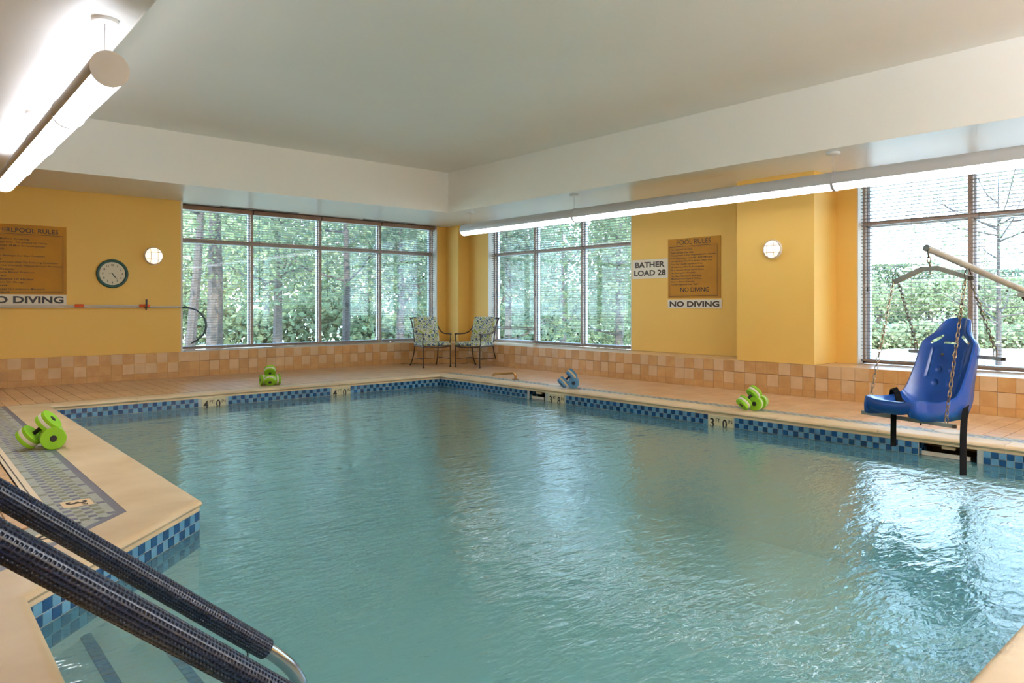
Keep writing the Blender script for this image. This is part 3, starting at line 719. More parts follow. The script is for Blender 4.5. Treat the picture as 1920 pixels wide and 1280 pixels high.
def deck_marker(p, rz, s, label):
    root = empty('deck_depth_tile', (*p,0), rz, label=label, cat='sign')
    MB().bbox(-.075,.075,-.075,.075,-.005,.0015,.001).build('marker_tile',[M['markerw']],root)
    inst('numeral', text_mesh(s, M['dark'], height=.105, bold=.015), root, Matrix.Translation((-.012,0,.0018)))
    if s == '3': inst('lettering', text_mesh('FT', M['dark'], height=.025), root, Matrix.Translation((.052,.03,.0018)))
deck_marker((.797,4.652), 0 if False else -.0, '3', 'tan deck tile marked 3 in the mosaic beside the left pool edge'); bpy.data.objects['deck_depth_tile'].rotation_euler = (0,0,-PI/2)
deck_marker((.578,4.065), -PI/4, '0', 'tan deck tile marked 0 glimpsed between the two handrails')
for i,(y0,y1,lab) in enumerate(((1.86,2.30,'skimmer opening in the right pool wall below the blue lift seat'),(6.98,7.30,'far skimmer opening in the right pool wall beside the 3 FT 8 IN marker'))):
    x = Wp[1][0]; s = empty('pool_skimmer', (x,(y0+y1)/2,ZTT), label=lab, cat='skimmer'); h = (y1-y0)/2
    b = MB(); b.box(.0,.30,-h-.005,-h,-.14,0).box(.0,.30,h,h+.005,-.14,0).box(.295,.30,-h,h,-.14,0).box(0,.3,-h,h,-.145,-.14).box(0,.3,-h,h,-.004,.0)
    b.build('skimmer_throat',[M['dark']],s)
    MB().prism([(.02,-.05),(.02,.05),(.05,.05),(.05,-.05)],-.035,0).build('coping_tab',[M['coping']],s)
    MB().box(.03,.045,-h+.06,h-.01,-.11,-.075).build('weir_flap',[M['lidw']],s)
    k = 0
    for sgn in (-1,1):
        for jx in range(3):
            for r in range(2):
                T = Matrix.Translation((.03+jx*PT, sgn*(h-.001), -(r+.5)*PT)) @ Matrix.Rotation(PI/2*sgn,4,'X'); inst('tile', pm[(jx+r)%2], s, T)
for p,rr,lab in (((7.10,2.17),.125,'round white skimmer lid in the deck below the blue lift seat'),((7.1,7.14),.12,'round white skimmer lid in the deck behind the far skimmer')):
    s = empty('skimmer_lid', (*p,0), label=lab, cat='lid'); MB().lathe([(rr,-.006),(rr,.003),(rr-.006,.005)],36).build('lid_ring',[M['lidw']],s,smooth=True); MB().lathe([(rr-.015,.004),(rr-.016,.0065)],36).build('lid_disc',[M['lidw']],s,smooth=True)
# fill spout
sp = empty('fill_spout', (7.16,8.08,0), math.radians(0), label='brass coloured fill spout arching over the far right coping', cat='spout')
def arcp(c, r, a0, a1, n, plane='xz'): 
    return [(c[0]+r*math.cos(a0+(a1-a0)*k/n), 0, c[1]+r*math.sin(a0+(a1-a0)*k/n)) for k in range(n+1)]
pp = [(0,0,0),(0,0,.05)]+[(-.05+.05*math.cos(t),0,.05+.05*math.sin(t)) for t in [PI/2*k/6 for k in range(1,7)]]+[(-.30,0,.085),(-.33,0,.075),(-.345,0,.055)]
sp.rotation_euler = (0,0,math.radians(-42))
MB().tube(pp,.019,12).build('spout_pipe',[M['brass']],sp,smooth=True); MB().lathe([(.055,0),(.055,.008),(.03,.016),(.022,.018)],24).build('deck_flange',[M['brass']],sp,smooth=True)
MB().tube([(-.285,0,.088),(-.31,0,.084)],.023,12).build('spout_collar',[M['brass']],sp,smooth=True)

# ---------------------------------------------------------------- dumbbells
def dumbbell(p, d, cols, label, grp, L=.27, R=.075):
    root = empty('water_dumbbell', label=label, cat='dumbbell', group=grp); root.matrix_world = axis(p, d)
    MB().tube([(0,0,-L/2+.03),(0,0,L/2-.03)],.0155,14).build('handle',[M[cols[2]]],root,smooth=True)
    for s in (-1,1):
        for k,(a,w,m) in enumerate(((0,.03,0),(.03,.026,1),(.056,.03,0))):
            z0 = s*(L/2)-s*a; z1 = z0-s*w; lo,hi = min(z0,z1),max(z0,z1)
            MB().lathe([(R-.004,lo),(R,lo+.004),(R,hi-.004),(R-.004,hi)],36).build('foam_disc',[M[cols[m]]],root,smooth=True)
        MB().lathe([(.024,-.003),(.024,.002),(.012,.004)],20,T=Matrix.Translation((0,0,s*(L/2)))@(Matrix() if s>0 else Matrix.Rotation(PI,4,'X'))).build('end_plug',[M[cols[2]]],root,smooth=True)
    return root
G3 = ('gfoam','wfoam','dhandle'); B3 = ('bfoam','tfoam','nhandle')
def W2(r, f): return (r*SXv[0]+f*SXv[1], r*SYv[0]+f*SYv[1])      # view-right / away -> world x, y
def pair(tw, base, cols, labels, grp, R=.075, L=.245):
    x,y = base
    d1 = W2((x*SXv[0]+y*SYv[0])/(x*SXv[1]+y*SYv[1])+tw,1); n1 = math.hypot(*d1); d1 = (d1[0]/n1,d1[1]/n1,0)
    c1 = (x+d1[0]*L/2, y+d1[1]*L/2, R)
    dumbbell(c1, d1, cols, labels[0], grp, L, R)
    # leaning one: from the deck at left up over the first
    v = W2(1,.25); nv = math.hypot(*v); v = (v[0]/nv,v[1]/nv); al = math.radians(40)
    lo = (x-v[0]*(R*1.0+.045)+d1[0]*.07, y-v[1]*(R*1.0+.045)+d1[1]*.07)
    dd = (v[0]*math.cos(al), v[1]*math.cos(al), math.sin(al)); zc = R*math.cos(al)+.001+L/2*math.sin(al)
    c2 = (lo[0]+v[0]*(L/2*math.cos(al)-R*math.sin(al)*.25), lo[1]+v[1]*(L/2*math.cos(al)-R*math.sin(al)*.25), zc)
    c2 = (c2[0]-v[0]*.05, c2[1]-v[1]*.05, c2[2])
    dumbbell(c2, dd, cols, labels[1], grp, L, R)
pair(-.10,(.955,6.50),G3,('green and white foam dumbbell lying end-on on the left coping','green and white foam dumbbell leaning up over its mate on the left deck'),'green foam dumbbells on the deck',R=.088,L=.26)
pair(.42,(6.93,3.98),G3,('green and white foam dumbbell lying on the right coping near the shallow marker','green and white foam dumbbell leaning on its mate on the right coping'),'green foam dumbbells on the deck')
pair(.02,(6.95,6.66),B3,('blue and tan foam dumbbell lying end-on on the right coping','blue and tan foam dumbbell leaning up over its mate on the right coping'),'blue foam dumbbells on the coping')
# stacked pair at the back
bx_, by_ = 4.0, 9.70
ry = Vector((bx_,by_)).normalized(); v = (ry.y,-ry.x); al = math.radians(44)
dumbbell((bx_+ry.x*.125,by_+ry.y*.125,.075), (v[0]+ry.x*.25,v[1]+ry.y*.25,0), G3, 'green and white foam dumbbell lying crosswise at the back pool edge', 'green foam dumbbells on the deck', .27,.075)
hc = .09; dd_ = Vector((ry.x*math.cos(al),ry.y*math.cos(al),math.sin(al)))
dumbbell(tuple(Vector((bx_-ry.x*.03,by_-ry.y*.03,.082))+dd_*hc), tuple(dd_), G3, 'green and white foam dumbbell propped over the crosswise one at the back', 'green foam dumbbells on the deck', .26,.075)

# ---------------------------------------------------------------- handrails
def grip_tube(z_of_x, x0, x1, r):
    L = math.hypot(x1-x0, z_of_x(x1)-z_of_x(x0)); na = 120; nl = int(L/.00163); d = Vector((x1-x0,0,z_of_x(x1)-z_of_x(x0))).normalized(); up = Vector((0,1,0)); sd = d.cross(up)
    rows = []
    for i in range(nl+1):
        s = L*i/nl; row = []
        for k in range(na):
            t = 2*PI*k/na; row_ = int(s*1.0/.0098)
            q2 = (math.sin(PI*s/.0098)*math.sin(10*t))**2
            rr = r+.0004 - .0042*min(1,max(0,(q2-.22)*2.4))
            if i in (0,nl): rr = r-.003
            row.append(Vector((x0,0,z_of_x(x0))) + d*s + up*math.cos(t)*rr + sd*math.sin(t)*rr)
        rows.append(row)
    b = MB(); b.grid(rows, wrap=True); return b
zr = lambda x: .634-.89*(x-.213)
for Y_, lab in ((2.25,'farther padded pool handrail, its bare steel end curving into the water'),(1.6,'nearer padded pool handrail in the bottom left foreground')):
    root = empty('pool_handrail', (0,Y_,0), label=lab, cat='handrail')
    xe = .915
    pts = [(-.62,0,0),(-.62,0,.66)]+[(-.62+.12*(1-math.cos(t)),0,.66+.2*math.sin(t)) for t in [PI/2*k/5 for k in range(1,6)]]
    pts = [(-.62,0,0),(-.62,0,.72),(-.60,0,.80),(-.54,0,.85),(-.44,0,.88),(-.2,0,.885),(-.11,0,.87),(-.02,0,zr(-.02)),(xe,0,zr(xe)),(.94,0,zr(.94)),(.962,0,-.036),(.985,0,-.062),(1.008,0,-.093),(1.026,0,-.128),(1.037,0,-.166),(1.041,0,-.21),(1.041,0,-1.0)]
    MB().tube(pts,.0235,16).build('steel_rail',[M['steel']],root,smooth=True)
    grip_tube(zr,-.03,xe,.0325).build('grip_cover',[M['rubber']],root,smooth=True)
    MB().lathe([(.055,0),(.055,.01),(.03,.018)],24,T=Matrix.Translation((-.62,0,0))).build('deck_flange',[M['steel']],root,smooth=True)
    zp = MB(); zp.tube([(xe-.06,.0,zr(xe-.06)-.037),(xe-.06,0,zr(xe-.06)-.075)],.0025,6).tube([(xe-.06+.006*math.cos(t),0,zr(xe-.06)-.038+.006*math.sin(t)) for t in [2*PI*k/10 for k in range(10)]],.0015,5,closed=True); zp.build('zip_pull',[M['dark']],root)

# ---------------------------------------------------------------- patio chairs
def patio_chair(loc, rz, label, tie):
    root = empty('patio_chair', loc, rz, label=label, cat='chair', group='floral patio chairs in the corner')
    br = M['bronze']; w = .265                       # local -y is the front
    for s in (-1,1):
        MB().tube([(s*w,-.26,.40),(s*w,-.262,.2),(s*w,-.265,.02)],.0105,8).lathe([(.0,.0),(.014,.002),(.019,.014),(.014,.028),(.0,.034)],12,T=Matrix.Translation((s*w,-.265,0))).build('leg',[br],root,smooth=True)
        MB().tube([(s*.235,.23,.38),(s*.24,.26,.25),(s*.25,.31,.12),(s*.262,.38,.02)],.0105,8).lathe([(.0,.0),(.014,.002),(.019,.014),(.014,.028),(.0,.034)],12,T=Matrix.Translation((s*.262,.385,0))).build('leg',[br],root,smooth=True)
        MB().tube([(s*.235,.23,.38),(s*.24,.25,.5),(s*.245,.29,.66),(s*.25,.34,.80),(s*.255,.40,.885),(s*.257,.425,.895)],[.011,.011,.011,.013,.015,.012],8).build('back_post',[br],root,smooth=True)
        MB().tube([(s*.25,.335,.79),(s*.262,.27,.70),(s*.27,.18,.635),(s*.275,.05,.608),(s*.275,-.12,.605),(s*.272,-.25,.612)],[.008,.010,.012,.012,.012,.014],8).lathe([(.0,-.02),(.016,-.014),(.021,.0),(.016,.014),(.0,.02)],12,T=Matrix.Translation((s*.272,-.255,.605))).build('armrest',[br],root,smooth=True)
        MB().tube([(s*.272,-.255,.60),(s*.27,-.25,.50),(s*.268,-.235,.455),(s*.266,-.24,.42),(s*w,-.26,.39)],.0095,8).build('arm_post',[br],root,smooth=True)
        MB().tube([(s*.262,-.262,.155),(s*.245,.29,.155)],.006,6).build('stretcher',[br],root)
    MB().tube([(-.25,.02,.155),(.25,.02,.155)],.006,6).build('stretcher',[br],root)
    fr = MB(); fr.tube([(-w,-.26,.385),(-.13,-.30,.372),(0,-.31,.368),(.13,-.30,.372),(w,-.26,.385),(.24,.23,.385),(-.24,.23,.385)],.012,8,closed=True); fr.build('seat_frame',[br],root,smooth=True)
    bf = MB(); bf.tube([(-.25,.40,.885),(0,.42,.90),(.25,.40,.885)],.012,8)
    for x in (-.14,-.05,.05,.14): bf.tube([(x,.235,.40),(x,.30,.64),(x*1.02,.40,.885)],.006,6)
    bf.build('back_frame',[br],root,smooth=True)
    def cushion(W_,D_,t,T,name):
        rows = []; n = 18
        for i in range(n+1):
            row = []
            for j in range(n+1):
                u = -1+2*i/n; v = -1+2*j/n
                e = (1-abs(u)**6)*(1-abs(v)**6); row.append((u*W_/2*(1-.03*v*v), v*D_/2*(1-.03*u*u), t*(.45+.55*e**.5)))
            rows.append(row)
        b = MB(); b.grid(rows); rows2 = [[(p[0],p[1],-p[2]*.5) for p in r] for r in rows]
        m = n+1; b.add([p for r in rows2 for p in r], [(i*m+j,(i+1)*m+j,(i+1)*m+j+1,i*m+j+1) for i in range(n) for j in range(n)])
        ed = [(0,j) for j in range(n)]+[(i,n) for i in range(n)]+[(n,j) for j in range(n,0,-1)]+[(i,0) for i in range(n,0,-1)]
        k = len(ed); v = [rows[i][j] for i,j in ed]+[rows2[i][j] for i,j in ed]; b.add(v,[(q,(q+1)%k,k+(q+1)%k,k+q) for q in range(k)])
        b2 = MB(); b2.add(b.v,b.f,T); return b2.build(name,[M['floral']],root,smooth=True)
    cushion(.52,.53,.05, T3((0,-.03,.415)), 'seat_cushion')
    cushion(.47,.52,.045, T3((0,.255,.665), rx=math.radians(72)), 'back_cushion')
    if tie: MB().tube([(-.25,.19,.40),(-.265,.2,.36),(-.26,.18,.30),(-.27,.19,.24)],.005,6).lathe([(.0,-.02),(.012,-.01),(.006,.01),(0,.014)],8,T=Matrix.Translation((-.27,.19,.23))).build('cushion_tie',[M['floral']],root)
patio_chair((7.52,10.83,0), math.radians(-12), 'bronze patio chair with floral cushions, left one by the back window', False)
patio_chair((8.10,10.25,0), math.radians(-72), 'bronze patio chair with floral cushions, right one in the corner, tie hanging', True)

# ---------------------------------------------------------------- pool lift
O3 = Vector((5.75,1.89,0)); FV = Vector((-.961,.276,0)); LV = Vector((-.276,-.961,0))
lift = empty('pool_lift', (7.2,1.325,0), label='steel pool lift mast and boom on the right deck', cat='lift')
def lp(x,y,z): return Vector((x-7.2,y-1.325,z))
MB().tube([(0,0,.02),(0,0,1.06)],.032,16).build('mast',[M['galv']],lift,smooth=True)
MB().bbox(-.1,.1,-.1,.1,0,.02,.004).build('base_plate',[M['galv']],lift)
tip = lp(5.72,1.905,1.545); piv = Vector((0,0,1.075)); dv = (tip-piv)
MB().tube([piv-dv*.12, piv, piv+dv*.5, tip],.0245,16).build('boom',[M['galv']],lift,smooth=True)
MB().tube([tip-dv*.004,tip+dv*.003],.026,16).build('boom_end_cap',[M['steel']],lift,smooth=True)
mid = piv+dv*.36
MB().box(-.028,.028,-.028,.028,-.055,-.02,T=Matrix.Translation(mid)).build('strut_bracket',[M['galv']],lift)
MB().tube([mid+Vector((0,0,-.045)), mid*.45+Vector((0,0,.33)), Vector((-.02,.01,.14))],.015,10).build('lift_strut',[M['dark']],lift,smooth=True)
MB().lathe([(.05,-.03),(.05,.03)],16,T=Matrix.Translation((0,0,.14))).build('strut_collar',[M['galv']],lift,smooth=True)
chair = empty('lift_seat', (O3.x,O3.y,0), label='blue bucket lift seat hung on chains above the water', cat='seat')
chair.rotation_euler = (0,0,0)
def L3(f,l,z): v = FV*f+LV*l; return Vector((v.x,v.y,z))
def chain_links(p0, p1, pitch=.034, r=.0034):
    p0 = Vector(p0); p1 = Vector(p1); d = p1-p0; n = max(1,round(d.length/pitch)); b = MB(); A = axis((0,0,0), d)
    hl = pitch*.66; hw = .0105
    for k in range(n):
        c = p0+d*(k+.5)/n; R_ = Matrix.Rotation((PI/2)*(k%2)+.6,4,'Z'); T = Matrix.Translation(c) @ A @ R_
        pts = []
        for q in range(10):
            t = 2*PI*q/10; pts.append((hw*math.cos(t), 0, (hl-hw)*(1 if math.sin(t)>0 else -1 if math.sin(t)<0 else 0)*(1 if abs(math.sin(t))>.1 else 0)+hw*math.sin(t)))
        b.tube(pts, r, 5, T=T, closed=True)
    return b
tipw = Vector((5.72-O3.x+.012,1.905-O3.y-.005,1.515)); top = L3(0,0,1.40)
chain_links(tipw, top+Vector((0,0,.0)),.036,.004).build('top_chain',[M['chain']],chair,smooth=True)
def sqbar(pts, w):
    b = MB()
    for i in range(len(pts)-1):
        a = pts[i]; c = pts[i+1]; d = (c-a); L = d.length; x = d.normalized(); y = Vector((0,0,1)).cross(x).normalized(); z = x.cross(y)
        T = Matrix(((x.x,y.x,z.x,a.x),(x.y,y.y,z.y,a.y),(x.z,y.z,z.z,a.z),(0,0,0,1))); b.box(-.006,L+.006,-w/2,w/2,-w/2,w/2,T=T)
    return b
sqbar([L3(0,-.285,1.305),L3(0,-.06,1.395),L3(0,.06,1.395),L3(0,.285,1.318)],.032).build('spreader_bar',[M['galv']],chair)
MB().tube([L3(0,0,1.35),L3(0,0,1.43)],.008,8).build('eye_bolt',[M['galv']],chair)
MB().box(-.016,.016,-.016,.016,-.016,.016,T=Matrix.Translation(L3(0,.298,1.314))).build('bar_end_plug',[M['dark']],chair)
lo = [L3(.263,-.355,.307),L3(.263,.345,.307)]; hi = [L3(-.278,-.355,.762),L3(-.278,.345,.744)]
sqbar(lo,.026).build('seat_bar',[M['galv']],chair); sqbar(hi,.026).build('back_bar',[M['galv']],chair)
for p in (L3(.263,.352,.307),L3(-.278,.352,.744)): MB().box(-.012,.012,-.012,.012,-.012,.012,T=Matrix.Translation(p)).build('bar_end_plug',[M['dark']],chair)
for s in (-1,1):
    top_ = L3(0,s*.275,1.34 if s<0 else 1.35)
    for sf, bl in ((1,lo),(-1,hi)):
        hook = L3(sf*.03, s*.275, 1.30)
        MB().tube([top_+Vector((0,0,.03))+FV*sf*.012, L3(sf*.035,s*.275,1.345), hook],.004,6).build('hanger_hook',[M['dark']],chair)
        e = bl[0 if s<0 else 1]; e = e + LV*(.05 if s<0 else -.05) + Vector((0,0,.06))
        chain_links(hook, e).build('chain',[M['chain']],chair,smooth=True)
        q = e+Vector((0,0,-.02))
        MB().tube([e+Vector((0,0,-.022))+LV*(.012*math.cos(t))+Vector((0,0,.03*math.sin(t))) for t in [2*PI*k/14 for k in range(14)]],.0042,6,closed=True).build('quick_link',[M['chain']],chair,smooth=True)
# seat shell
cp = np.array([(.462,.447),(.435,.45),(.36,.425),(.24,.39),(.10,.368),(.0,.37),(-.065,.40),(-.105,.47),(-.14,.56),(-.175,.655),(-.212,.76),(-.238,.83),(-.250,.865),(-.262,.89),(-.278,.92),(-.298,.96),(-.322,1.0),(-.345,1.036)])
hw_ = np.array([.172,.192,.205,.21,.21,.208,.205,.202,.20,.198,.198,.194,.165,.135,.112,.098,.084,.055])
rise = np.array([.010,.018,.04,.06,.088,.108,.112,.095,.075,.06,.05,.045,.04,.035,.03,.03,.022,.006])
skirt = np.array([.10,.125,.145,.135,.146,.165,.18,.165,.12,.095,.075,.065,.06,.055,.055,.05,.04,.022])
cum = np.r_[0,np.cumsum(np.hypot(*np.diff(cp,axis=0).T))]; NU = 160; uu = np.linspace(0,cum[-1],NU)
def sm(a): 
    from_ = np.interp(uu,cum,a); k = np.ones(5)/5; pad = np.r_[[from_[0]]*2,from_,[from_[-1]]*2]; return np.convolve(pad,k,'valid')
cf, cz, wv, rs, sk = sm(cp[:,0]), sm(cp[:,1]), sm(hw_), sm(rise), sm(skirt)
for _ in range(3): rs = np.convolve(np.r_[[rs[0]]*3,rs,[rs[-1]]*3], np.ones(7)/7,'valid'); sk = np.convolve(np.r_[[sk[0]]*3,sk,[sk[-1]]*3], np.ones(7)/7,'valid')
wv[-1] = .02; wv[-2] = .036; wv[-3] *= .92; 
df = np.gradient(cf); dz = np.gradient(cz); ln_ = np.hypot(df,dz); nf, nz_ = -dz/ln_*-1, df/ln_*-1    # normal towards the sitter
nf, nz_ = dz/ln_, -df/ln_
for _ in range(3):
    nf = np.convolve(np.r_[[nf[0]]*5,nf,[nf[-1]]*5], np.ones(11)/11,'valid'); nz_ = np.convolve(np.r_[[nz_[0]]*5,nz_,[nz_[-1]]*5], np.ones(11)/11,'valid')
q_ = np.hypot(nf,nz_); nf, nz_ = nf/q_, nz_/q_
rs[-4:] = [.012,.007,.003,.001]; wv[0] *= .93; wv[1] *= .97
NV = 76; rows = []; info = []
for i in range(NU):
    row = []; inf = []
    for j in range(-3, NV+4):
        if 0 <= j <= NV: v = -1+2*j/NV; e = abs(v)**3.2*rs[i]; lat = v*wv[i]; dd = e
        else:
            k = -j if j < 0 else j-NV; sg = -1 if j < 0 else 1; v = sg
            lat = sg*(wv[i]+(.013,.018,.010)[k-1]); dd = rs[i]-(.006, sk[i]*.5, sk[i])[k-1]
        z_ = cz[i]; dim = 0
        for lz_, zz in ((.055,.545),(-.055,.545),(.05,.645),(-.05,.645)):
            if cf[i] < .0 : q = ((lat-lz_)**2+(z_-zz)**2)/(.022**2); dim += .014*math.exp(-q*q)
        if .58 < z_ < .80: dim += .008*math.exp(-((abs(lat)-.125)/.007)**2)
        dd -= dim
        p = L3(cf[i]+nf[i]*dd, lat, cz[i]+nz_[i]*dd); row.append(p); inf.append((lat, cz[i], cf[i], 0 <= j <= NV))
    rows.append(row); info.append(inf)
NF = 3
base = rows[0]; pre = []; ipre = []
for r_, (a_, b_, w_) in enumerate(((.004,-.090,.90),(.013,-.045,.96),(.010,-.012,.99))):
    k_ = (0,.45,.9)[r_]; row = []
    for jj, inf_ in enumerate(info[0]):
        lat = inf_[0]*w_; top = not inf_[3]
        zz = base[jj].z if not top else cz[0]+(base[jj].z-cz[0])*k_
        fo = a_*(1-(min(1,abs(inf_[0])/.19))**2*.7) + cf[0]-.05*(abs(inf_[0])/.19)**2*0
        row.append(L3(fo, lat, zz+b_*(1 if not top else (1-k_))))
    pre.append(row); ipre.append([(9,9,9,False)]*len(row))
rows = pre+rows; info = ipre+info
def hole(i,j):
    lat, z, f, ok = info[i][j]; a = info[i+1][j+1]
    if not ok or not a[3]: return False
    lat = (lat+a[0])/2; z = (z+a[1])/2; f = (f+a[2])/2
    if f < -.1:
        if abs(lat) < .052 and abs(z-.845) < .0085: return True
        for s in (-1,1):
            t = ((s*lat-.068)*.075+(z-.895)*-.062)/(.075**2+.062**2)
            dx_, dz_ = s*lat-(.068+.075*t), z-(.895-.062*t)
            if 0 <= t <= 1 and math.hypot(dx_,dz_) < .0095: return True
    if .06 < f < .16 and -.178 < lat < -.125: return True
    return False
b = MB(); b.grid(rows, skip=hole); seat = b.build('seat_shell',[M['bluep']],chair,smooth=True)
so = seat.modifiers.new('s','SOLIDIFY'); so.thickness = .006; so.offset = -1
for l in (-.042,.042): MB().lathe([(.0095,0),(.0095,.004),(.004,.007)],12,T=axis(L3(-.205,l,.755),FV)).build('bolt',[M['brass']],chair,smooth=True)
def ribbon(pts, w, t=.003):
    b = MB(); rows = []
    for k,p in enumerate(pts):
        d = (pts[min(k+1,len(pts)-1)]-pts[max(k-1,0)]).normalized(); s = d.cross(Vector((.66,.75,0))).normalized(); n_ = s.cross(d)
        rows.append([p-s*w/2-n_*t, p+s*w/2-n_*t, p+s*w/2+n_*t, p-s*w/2+n_*t])
    b.grid(rows, wrap=True); b.add(rows[0],[(3,2,1,0)]); b.add(rows[-1],[(0,1,2,3)]); return b
ribbon([L3(.325,-.05,.385),L3(.331,-.05,.33),L3(.333,-.05,.24),L3(.333,-.05,.108)],.04).build('strap',[M['black']],chair)
ribbon([L3(-.07,.20,.36),L3(-.05,.235,.40),L3(-.02,.25,.385),L3(.0,.25,.33),L3(.012,.25,.2),L3(.012,.25,-.07)],.046).build('strap',[M['black']],chair)
ribbon([L3(.10,-.232,.41),L3(.10,-.232,.455),L3(.10,-.226,.482),L3(.105,-.205,.49),L3(.11,-.188,.475),L3(.115,-.17,.44),L3(.12,-.155,.40)],.045,.004).build('strap',[M['black']],chair)
for f,l in ((.263,-.09),(.263,.11)): MB().tube([L3(f,l,.28),L3(f,l,.315)],.006,8).build('bolt',[M['dark']],chair)

# ---------------------------------------------------------------- outdoors
g = MB(); g.box(-60,120,12.6,140,-.6,-.35); g.box(9.55,120,-60,12.6,-.6,-.35); g.build('ground',[M['lawn']],kind='structure')
g = MB(); g.box(16,40,-14,9.5,-.35,-.33); g.build('road',[M['road']],kind='structure')
def tree(x, y, h, rad, n, mt, label, trunk=.14, lean=(0,0), crown=(.35,1.0), fork=True, leaf=.08, grp='trees outside the windows', bare=0, cat='tree'):
    root = empty('tree', (x,y,-.35), label=label, cat=cat, group=grp); r = np.random.default_rng(int(x*37+y*11) & 1023)
    b = MB(); ends = []
    top_ = Vector((lean[0],lean[1],h*.9)); b.tube([(0,0,0),tuple(top_*.3+Vector((.03,0,0))),tuple(top_*.62),tuple(top_)],[trunk,trunk*.8,trunk*.5,trunk*.12],8)
    nb = 9+bare
    for k in range(nb):
        t = crown[0]*.8+(.92-crown[0]*.8)*r.random(); a = r.random()*2*PI; L = rad*(.6+.5*r.random()); s = top_*t
        e = s+Vector((math.cos(a)*L, math.sin(a)*L, L*(.25+.5*r.random()))); mdl = (s+e)/2+Vector((0,0,-.1*L))
        b.tube([s,mdl,e],[trunk*.32,trunk*.2,trunk*.06],6); ends.append(e); ends.append(mdl)
        if bare:
            for q in range(3):
                e2 = mdl+(e-mdl)*r.random()+Vector((r.normal()*.4,r.normal()*.4,r.normal()*.3+.2))*L*.5; b.tube([mdl+(e-mdl)*.3*q,e2],[trunk*.12,trunk*.03],5); ends.append(e2)
    b.build('trunk',[M['bark']],root,smooth=True)
    if n:
        E = np.array([tuple(e) for e in ends]); k = r.integers(0,len(E),n)
        cl = r.normal(size=(n,3))*np.array([rad*.3,rad*.3,h*(crown[1]-crown[0])*.13]); c = E[k]+cl
        c[:,2] = np.clip(c[:,2], h*crown[0]*.55, h*1.05)
        keep = ~((c[:,0]+x < 9.9) & (c[:,1]+y < 13.0)); c = c[keep]; n = len(c)
        a = r.normal(size=(n,3)); a /= np.linalg.norm(a,axis=1)[:,None]; q = r.normal(size=(n,3)); q = np.cross(a,q); q /= np.linalg.norm(q,axis=1)[:,None]
        s = (leaf*(.6+.8*r.random(n)))[:,None]
        V = np.empty((n,4,3)); V[:,0] = c-a*s; V[:,1] = c+q*s*.5; V[:,2] = c+a*s; V[:,3] = c-q*s*.5
        me = bpy.data.meshes.new('foliage'); me.from_pydata(V.reshape(-1,3).tolist(), [], np.arange(n*4).reshape(n,4).tolist()); me.materials.append(M[mt]); me.update()
        o = bpy.data.objects.new('foliage', me); link(o, root); o['kind'] = 'stuff'
    return root
def along(pxx, dist):      # point seen at image column pxx at view depth dist
    r = (pxx-CX)/F_*dist; return r*SXv[0]+dist*SXv[1], r*SYv[0]+dist*SYv[1]
T_ = [  # px, depth, h, rad, leaves, mat, label, trunk, extra
 (402,17.5,8.5,1.9,2600,'leaf','broad trunked tree behind the first pane of the back window',.22,{}),
 (352,15.4,8,1.2,900,'leaf','slim leaning tree at the left edge of the back window',.12,{'lean':(.6,.2)}),
 (648,16.0,7.5,1.5,1700,'leaf','young forked tree centred in the back window',.10,{'bare':3}),
 (520,22.0,8,2.3,3200,'leaf2','mid distance leafy tree seen through the second back pane',.16,{}),
 (750,19.0,6.5,1.6,4200,'leaf2','dense blue green tree behind the right pane of the back window',.12,{'crown':(.1,1)}),
 (952,20.5,5.2,1.5,3000,'leaf2','bushy tree behind the left pane of the middle window',.12,{'crown':(.1,1)}),
 (1055,25.0,4.6,1.6,1800,'leaf2','distant small tree in the centre of the middle window',.12,{'crown':(.15,1)}),
 (1160,17.5,5.4,1.5,3800,'leaf','dense tree behind the right pane of the middle window',.12,{'crown':(.08,1)}),
 (1872,14.2,4.6,1.5,800,'leaf3','sparse near tree with bare dark branches right of the lift seat',.06,{'bare':12,'leaf':.05,'crown':(.3,1)}),
]
for px_,dd,h,rad,n,mt,lab,tr,ex in T_:
    x,y = along(px_,dd); tree(x,y,h,rad,int(n*1.35),mt,lab,trunk=tr,**ex)
far = [(300,36,'at the far left of the back window'),(420,42,'behind the broad trunked tree'),(500,34,'in the second back pane'),(590,42,'left of the forked young tree'),(690,38,'right of the forked young tree'),(780,34,'behind the left patio chair'),(880,38,'hidden mostly by the corner column'),(945,36,'in the left pane of the middle window'),(1030,46,'in the centre pane of the middle window'),(1150,40,'beside the bather load sign')]
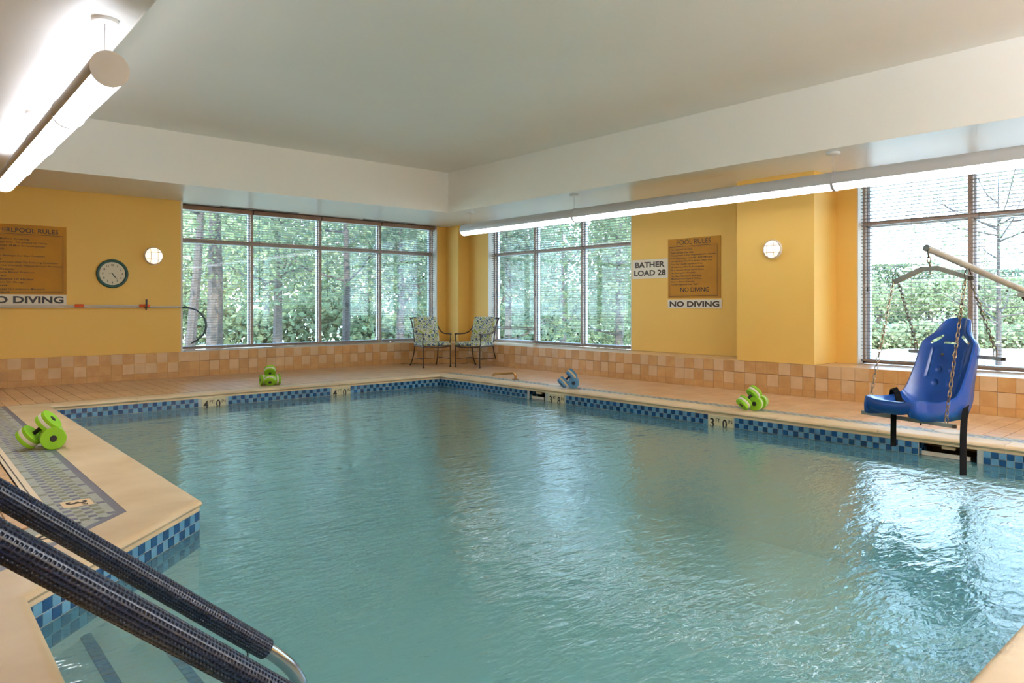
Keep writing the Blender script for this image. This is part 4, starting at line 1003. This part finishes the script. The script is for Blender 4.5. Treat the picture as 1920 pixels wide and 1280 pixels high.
for k,(px_,dd,w_) in enumerate(far):
    x,y = along(px_,dd); tall = px_ < 800; tree(x,y,(10 if tall else 6.2)+1.5*math.sin(k*2.1),3.0,5200 if tall else 3600,('leaf','leaf2','leaf3')[k%3],'background woodland tree '+w_,trunk=.2,crown=(.1,1),leaf=.15,grp='background woodland trees')
ww = ['left of the hoist chains','seen between the left chains','below the boom tip','above the blue headrest','just right of the headrest','by the window mullion','right of the mullion','at the right frame edge','beyond the right frame edge']
for k in range(9):
    x,y = along(1600+k*48, 50+4*(k%3)); tree(x,y,3.6+.6*math.sin(k*1.7),2.6,3800,('leaf3','leaf','leaf2')[k%3],'low tree beyond the pale road, '+ww[k],trunk=.2,crown=(.05,1),leaf=.14,grp='trees beyond the road')
def hedge(x0,y0,x1,y1,h,n,mt,label,w=.8,leaf=.09):
    r = np.random.default_rng(5+int(x0)); t = r.random(n); c = np.c_[x0+(x1-x0)*t+r.normal(size=n)*w*.4, y0+(y1-y0)*t+r.normal(size=n)*w*.4, -.35+h*r.random(n)**.8*(.8+.25*np.sin(t*23))]
    a = r.normal(size=(n,3)); a /= np.linalg.norm(a,axis=1)[:,None]; q = np.cross(a,r.normal(size=(n,3))); q /= np.linalg.norm(q,axis=1)[:,None]; s = (leaf*(.6+.8*r.random(n)))[:,None]
    V = np.empty((n,4,3)); V[:,0] = c-a*s; V[:,1] = c+q*s*.6; V[:,2] = c+a*s; V[:,3] = c-q*s*.6
    me = bpy.data.meshes.new('hedge'); me.from_pydata(V.reshape(-1,3).tolist(), [], np.arange(n*4).reshape(n,4).tolist()); me.materials.append(M[mt]); me.update()
    o = bpy.data.objects.new('hedge', me); link(o); tag(o,label,'hedge',kind='stuff')
a = along(300,27); c = along(1200,27); hedge(*a,*c,1.9,9000,'leaf','low undergrowth along the wood edge behind the back window',1.6,.14)
a = along(1590,24.5); c = along(2000,24.5); hedge(*a,*c,.9,9000,'leaf3','clipped leafy hedge beyond the pale paving behind the lift window',.8,.09)
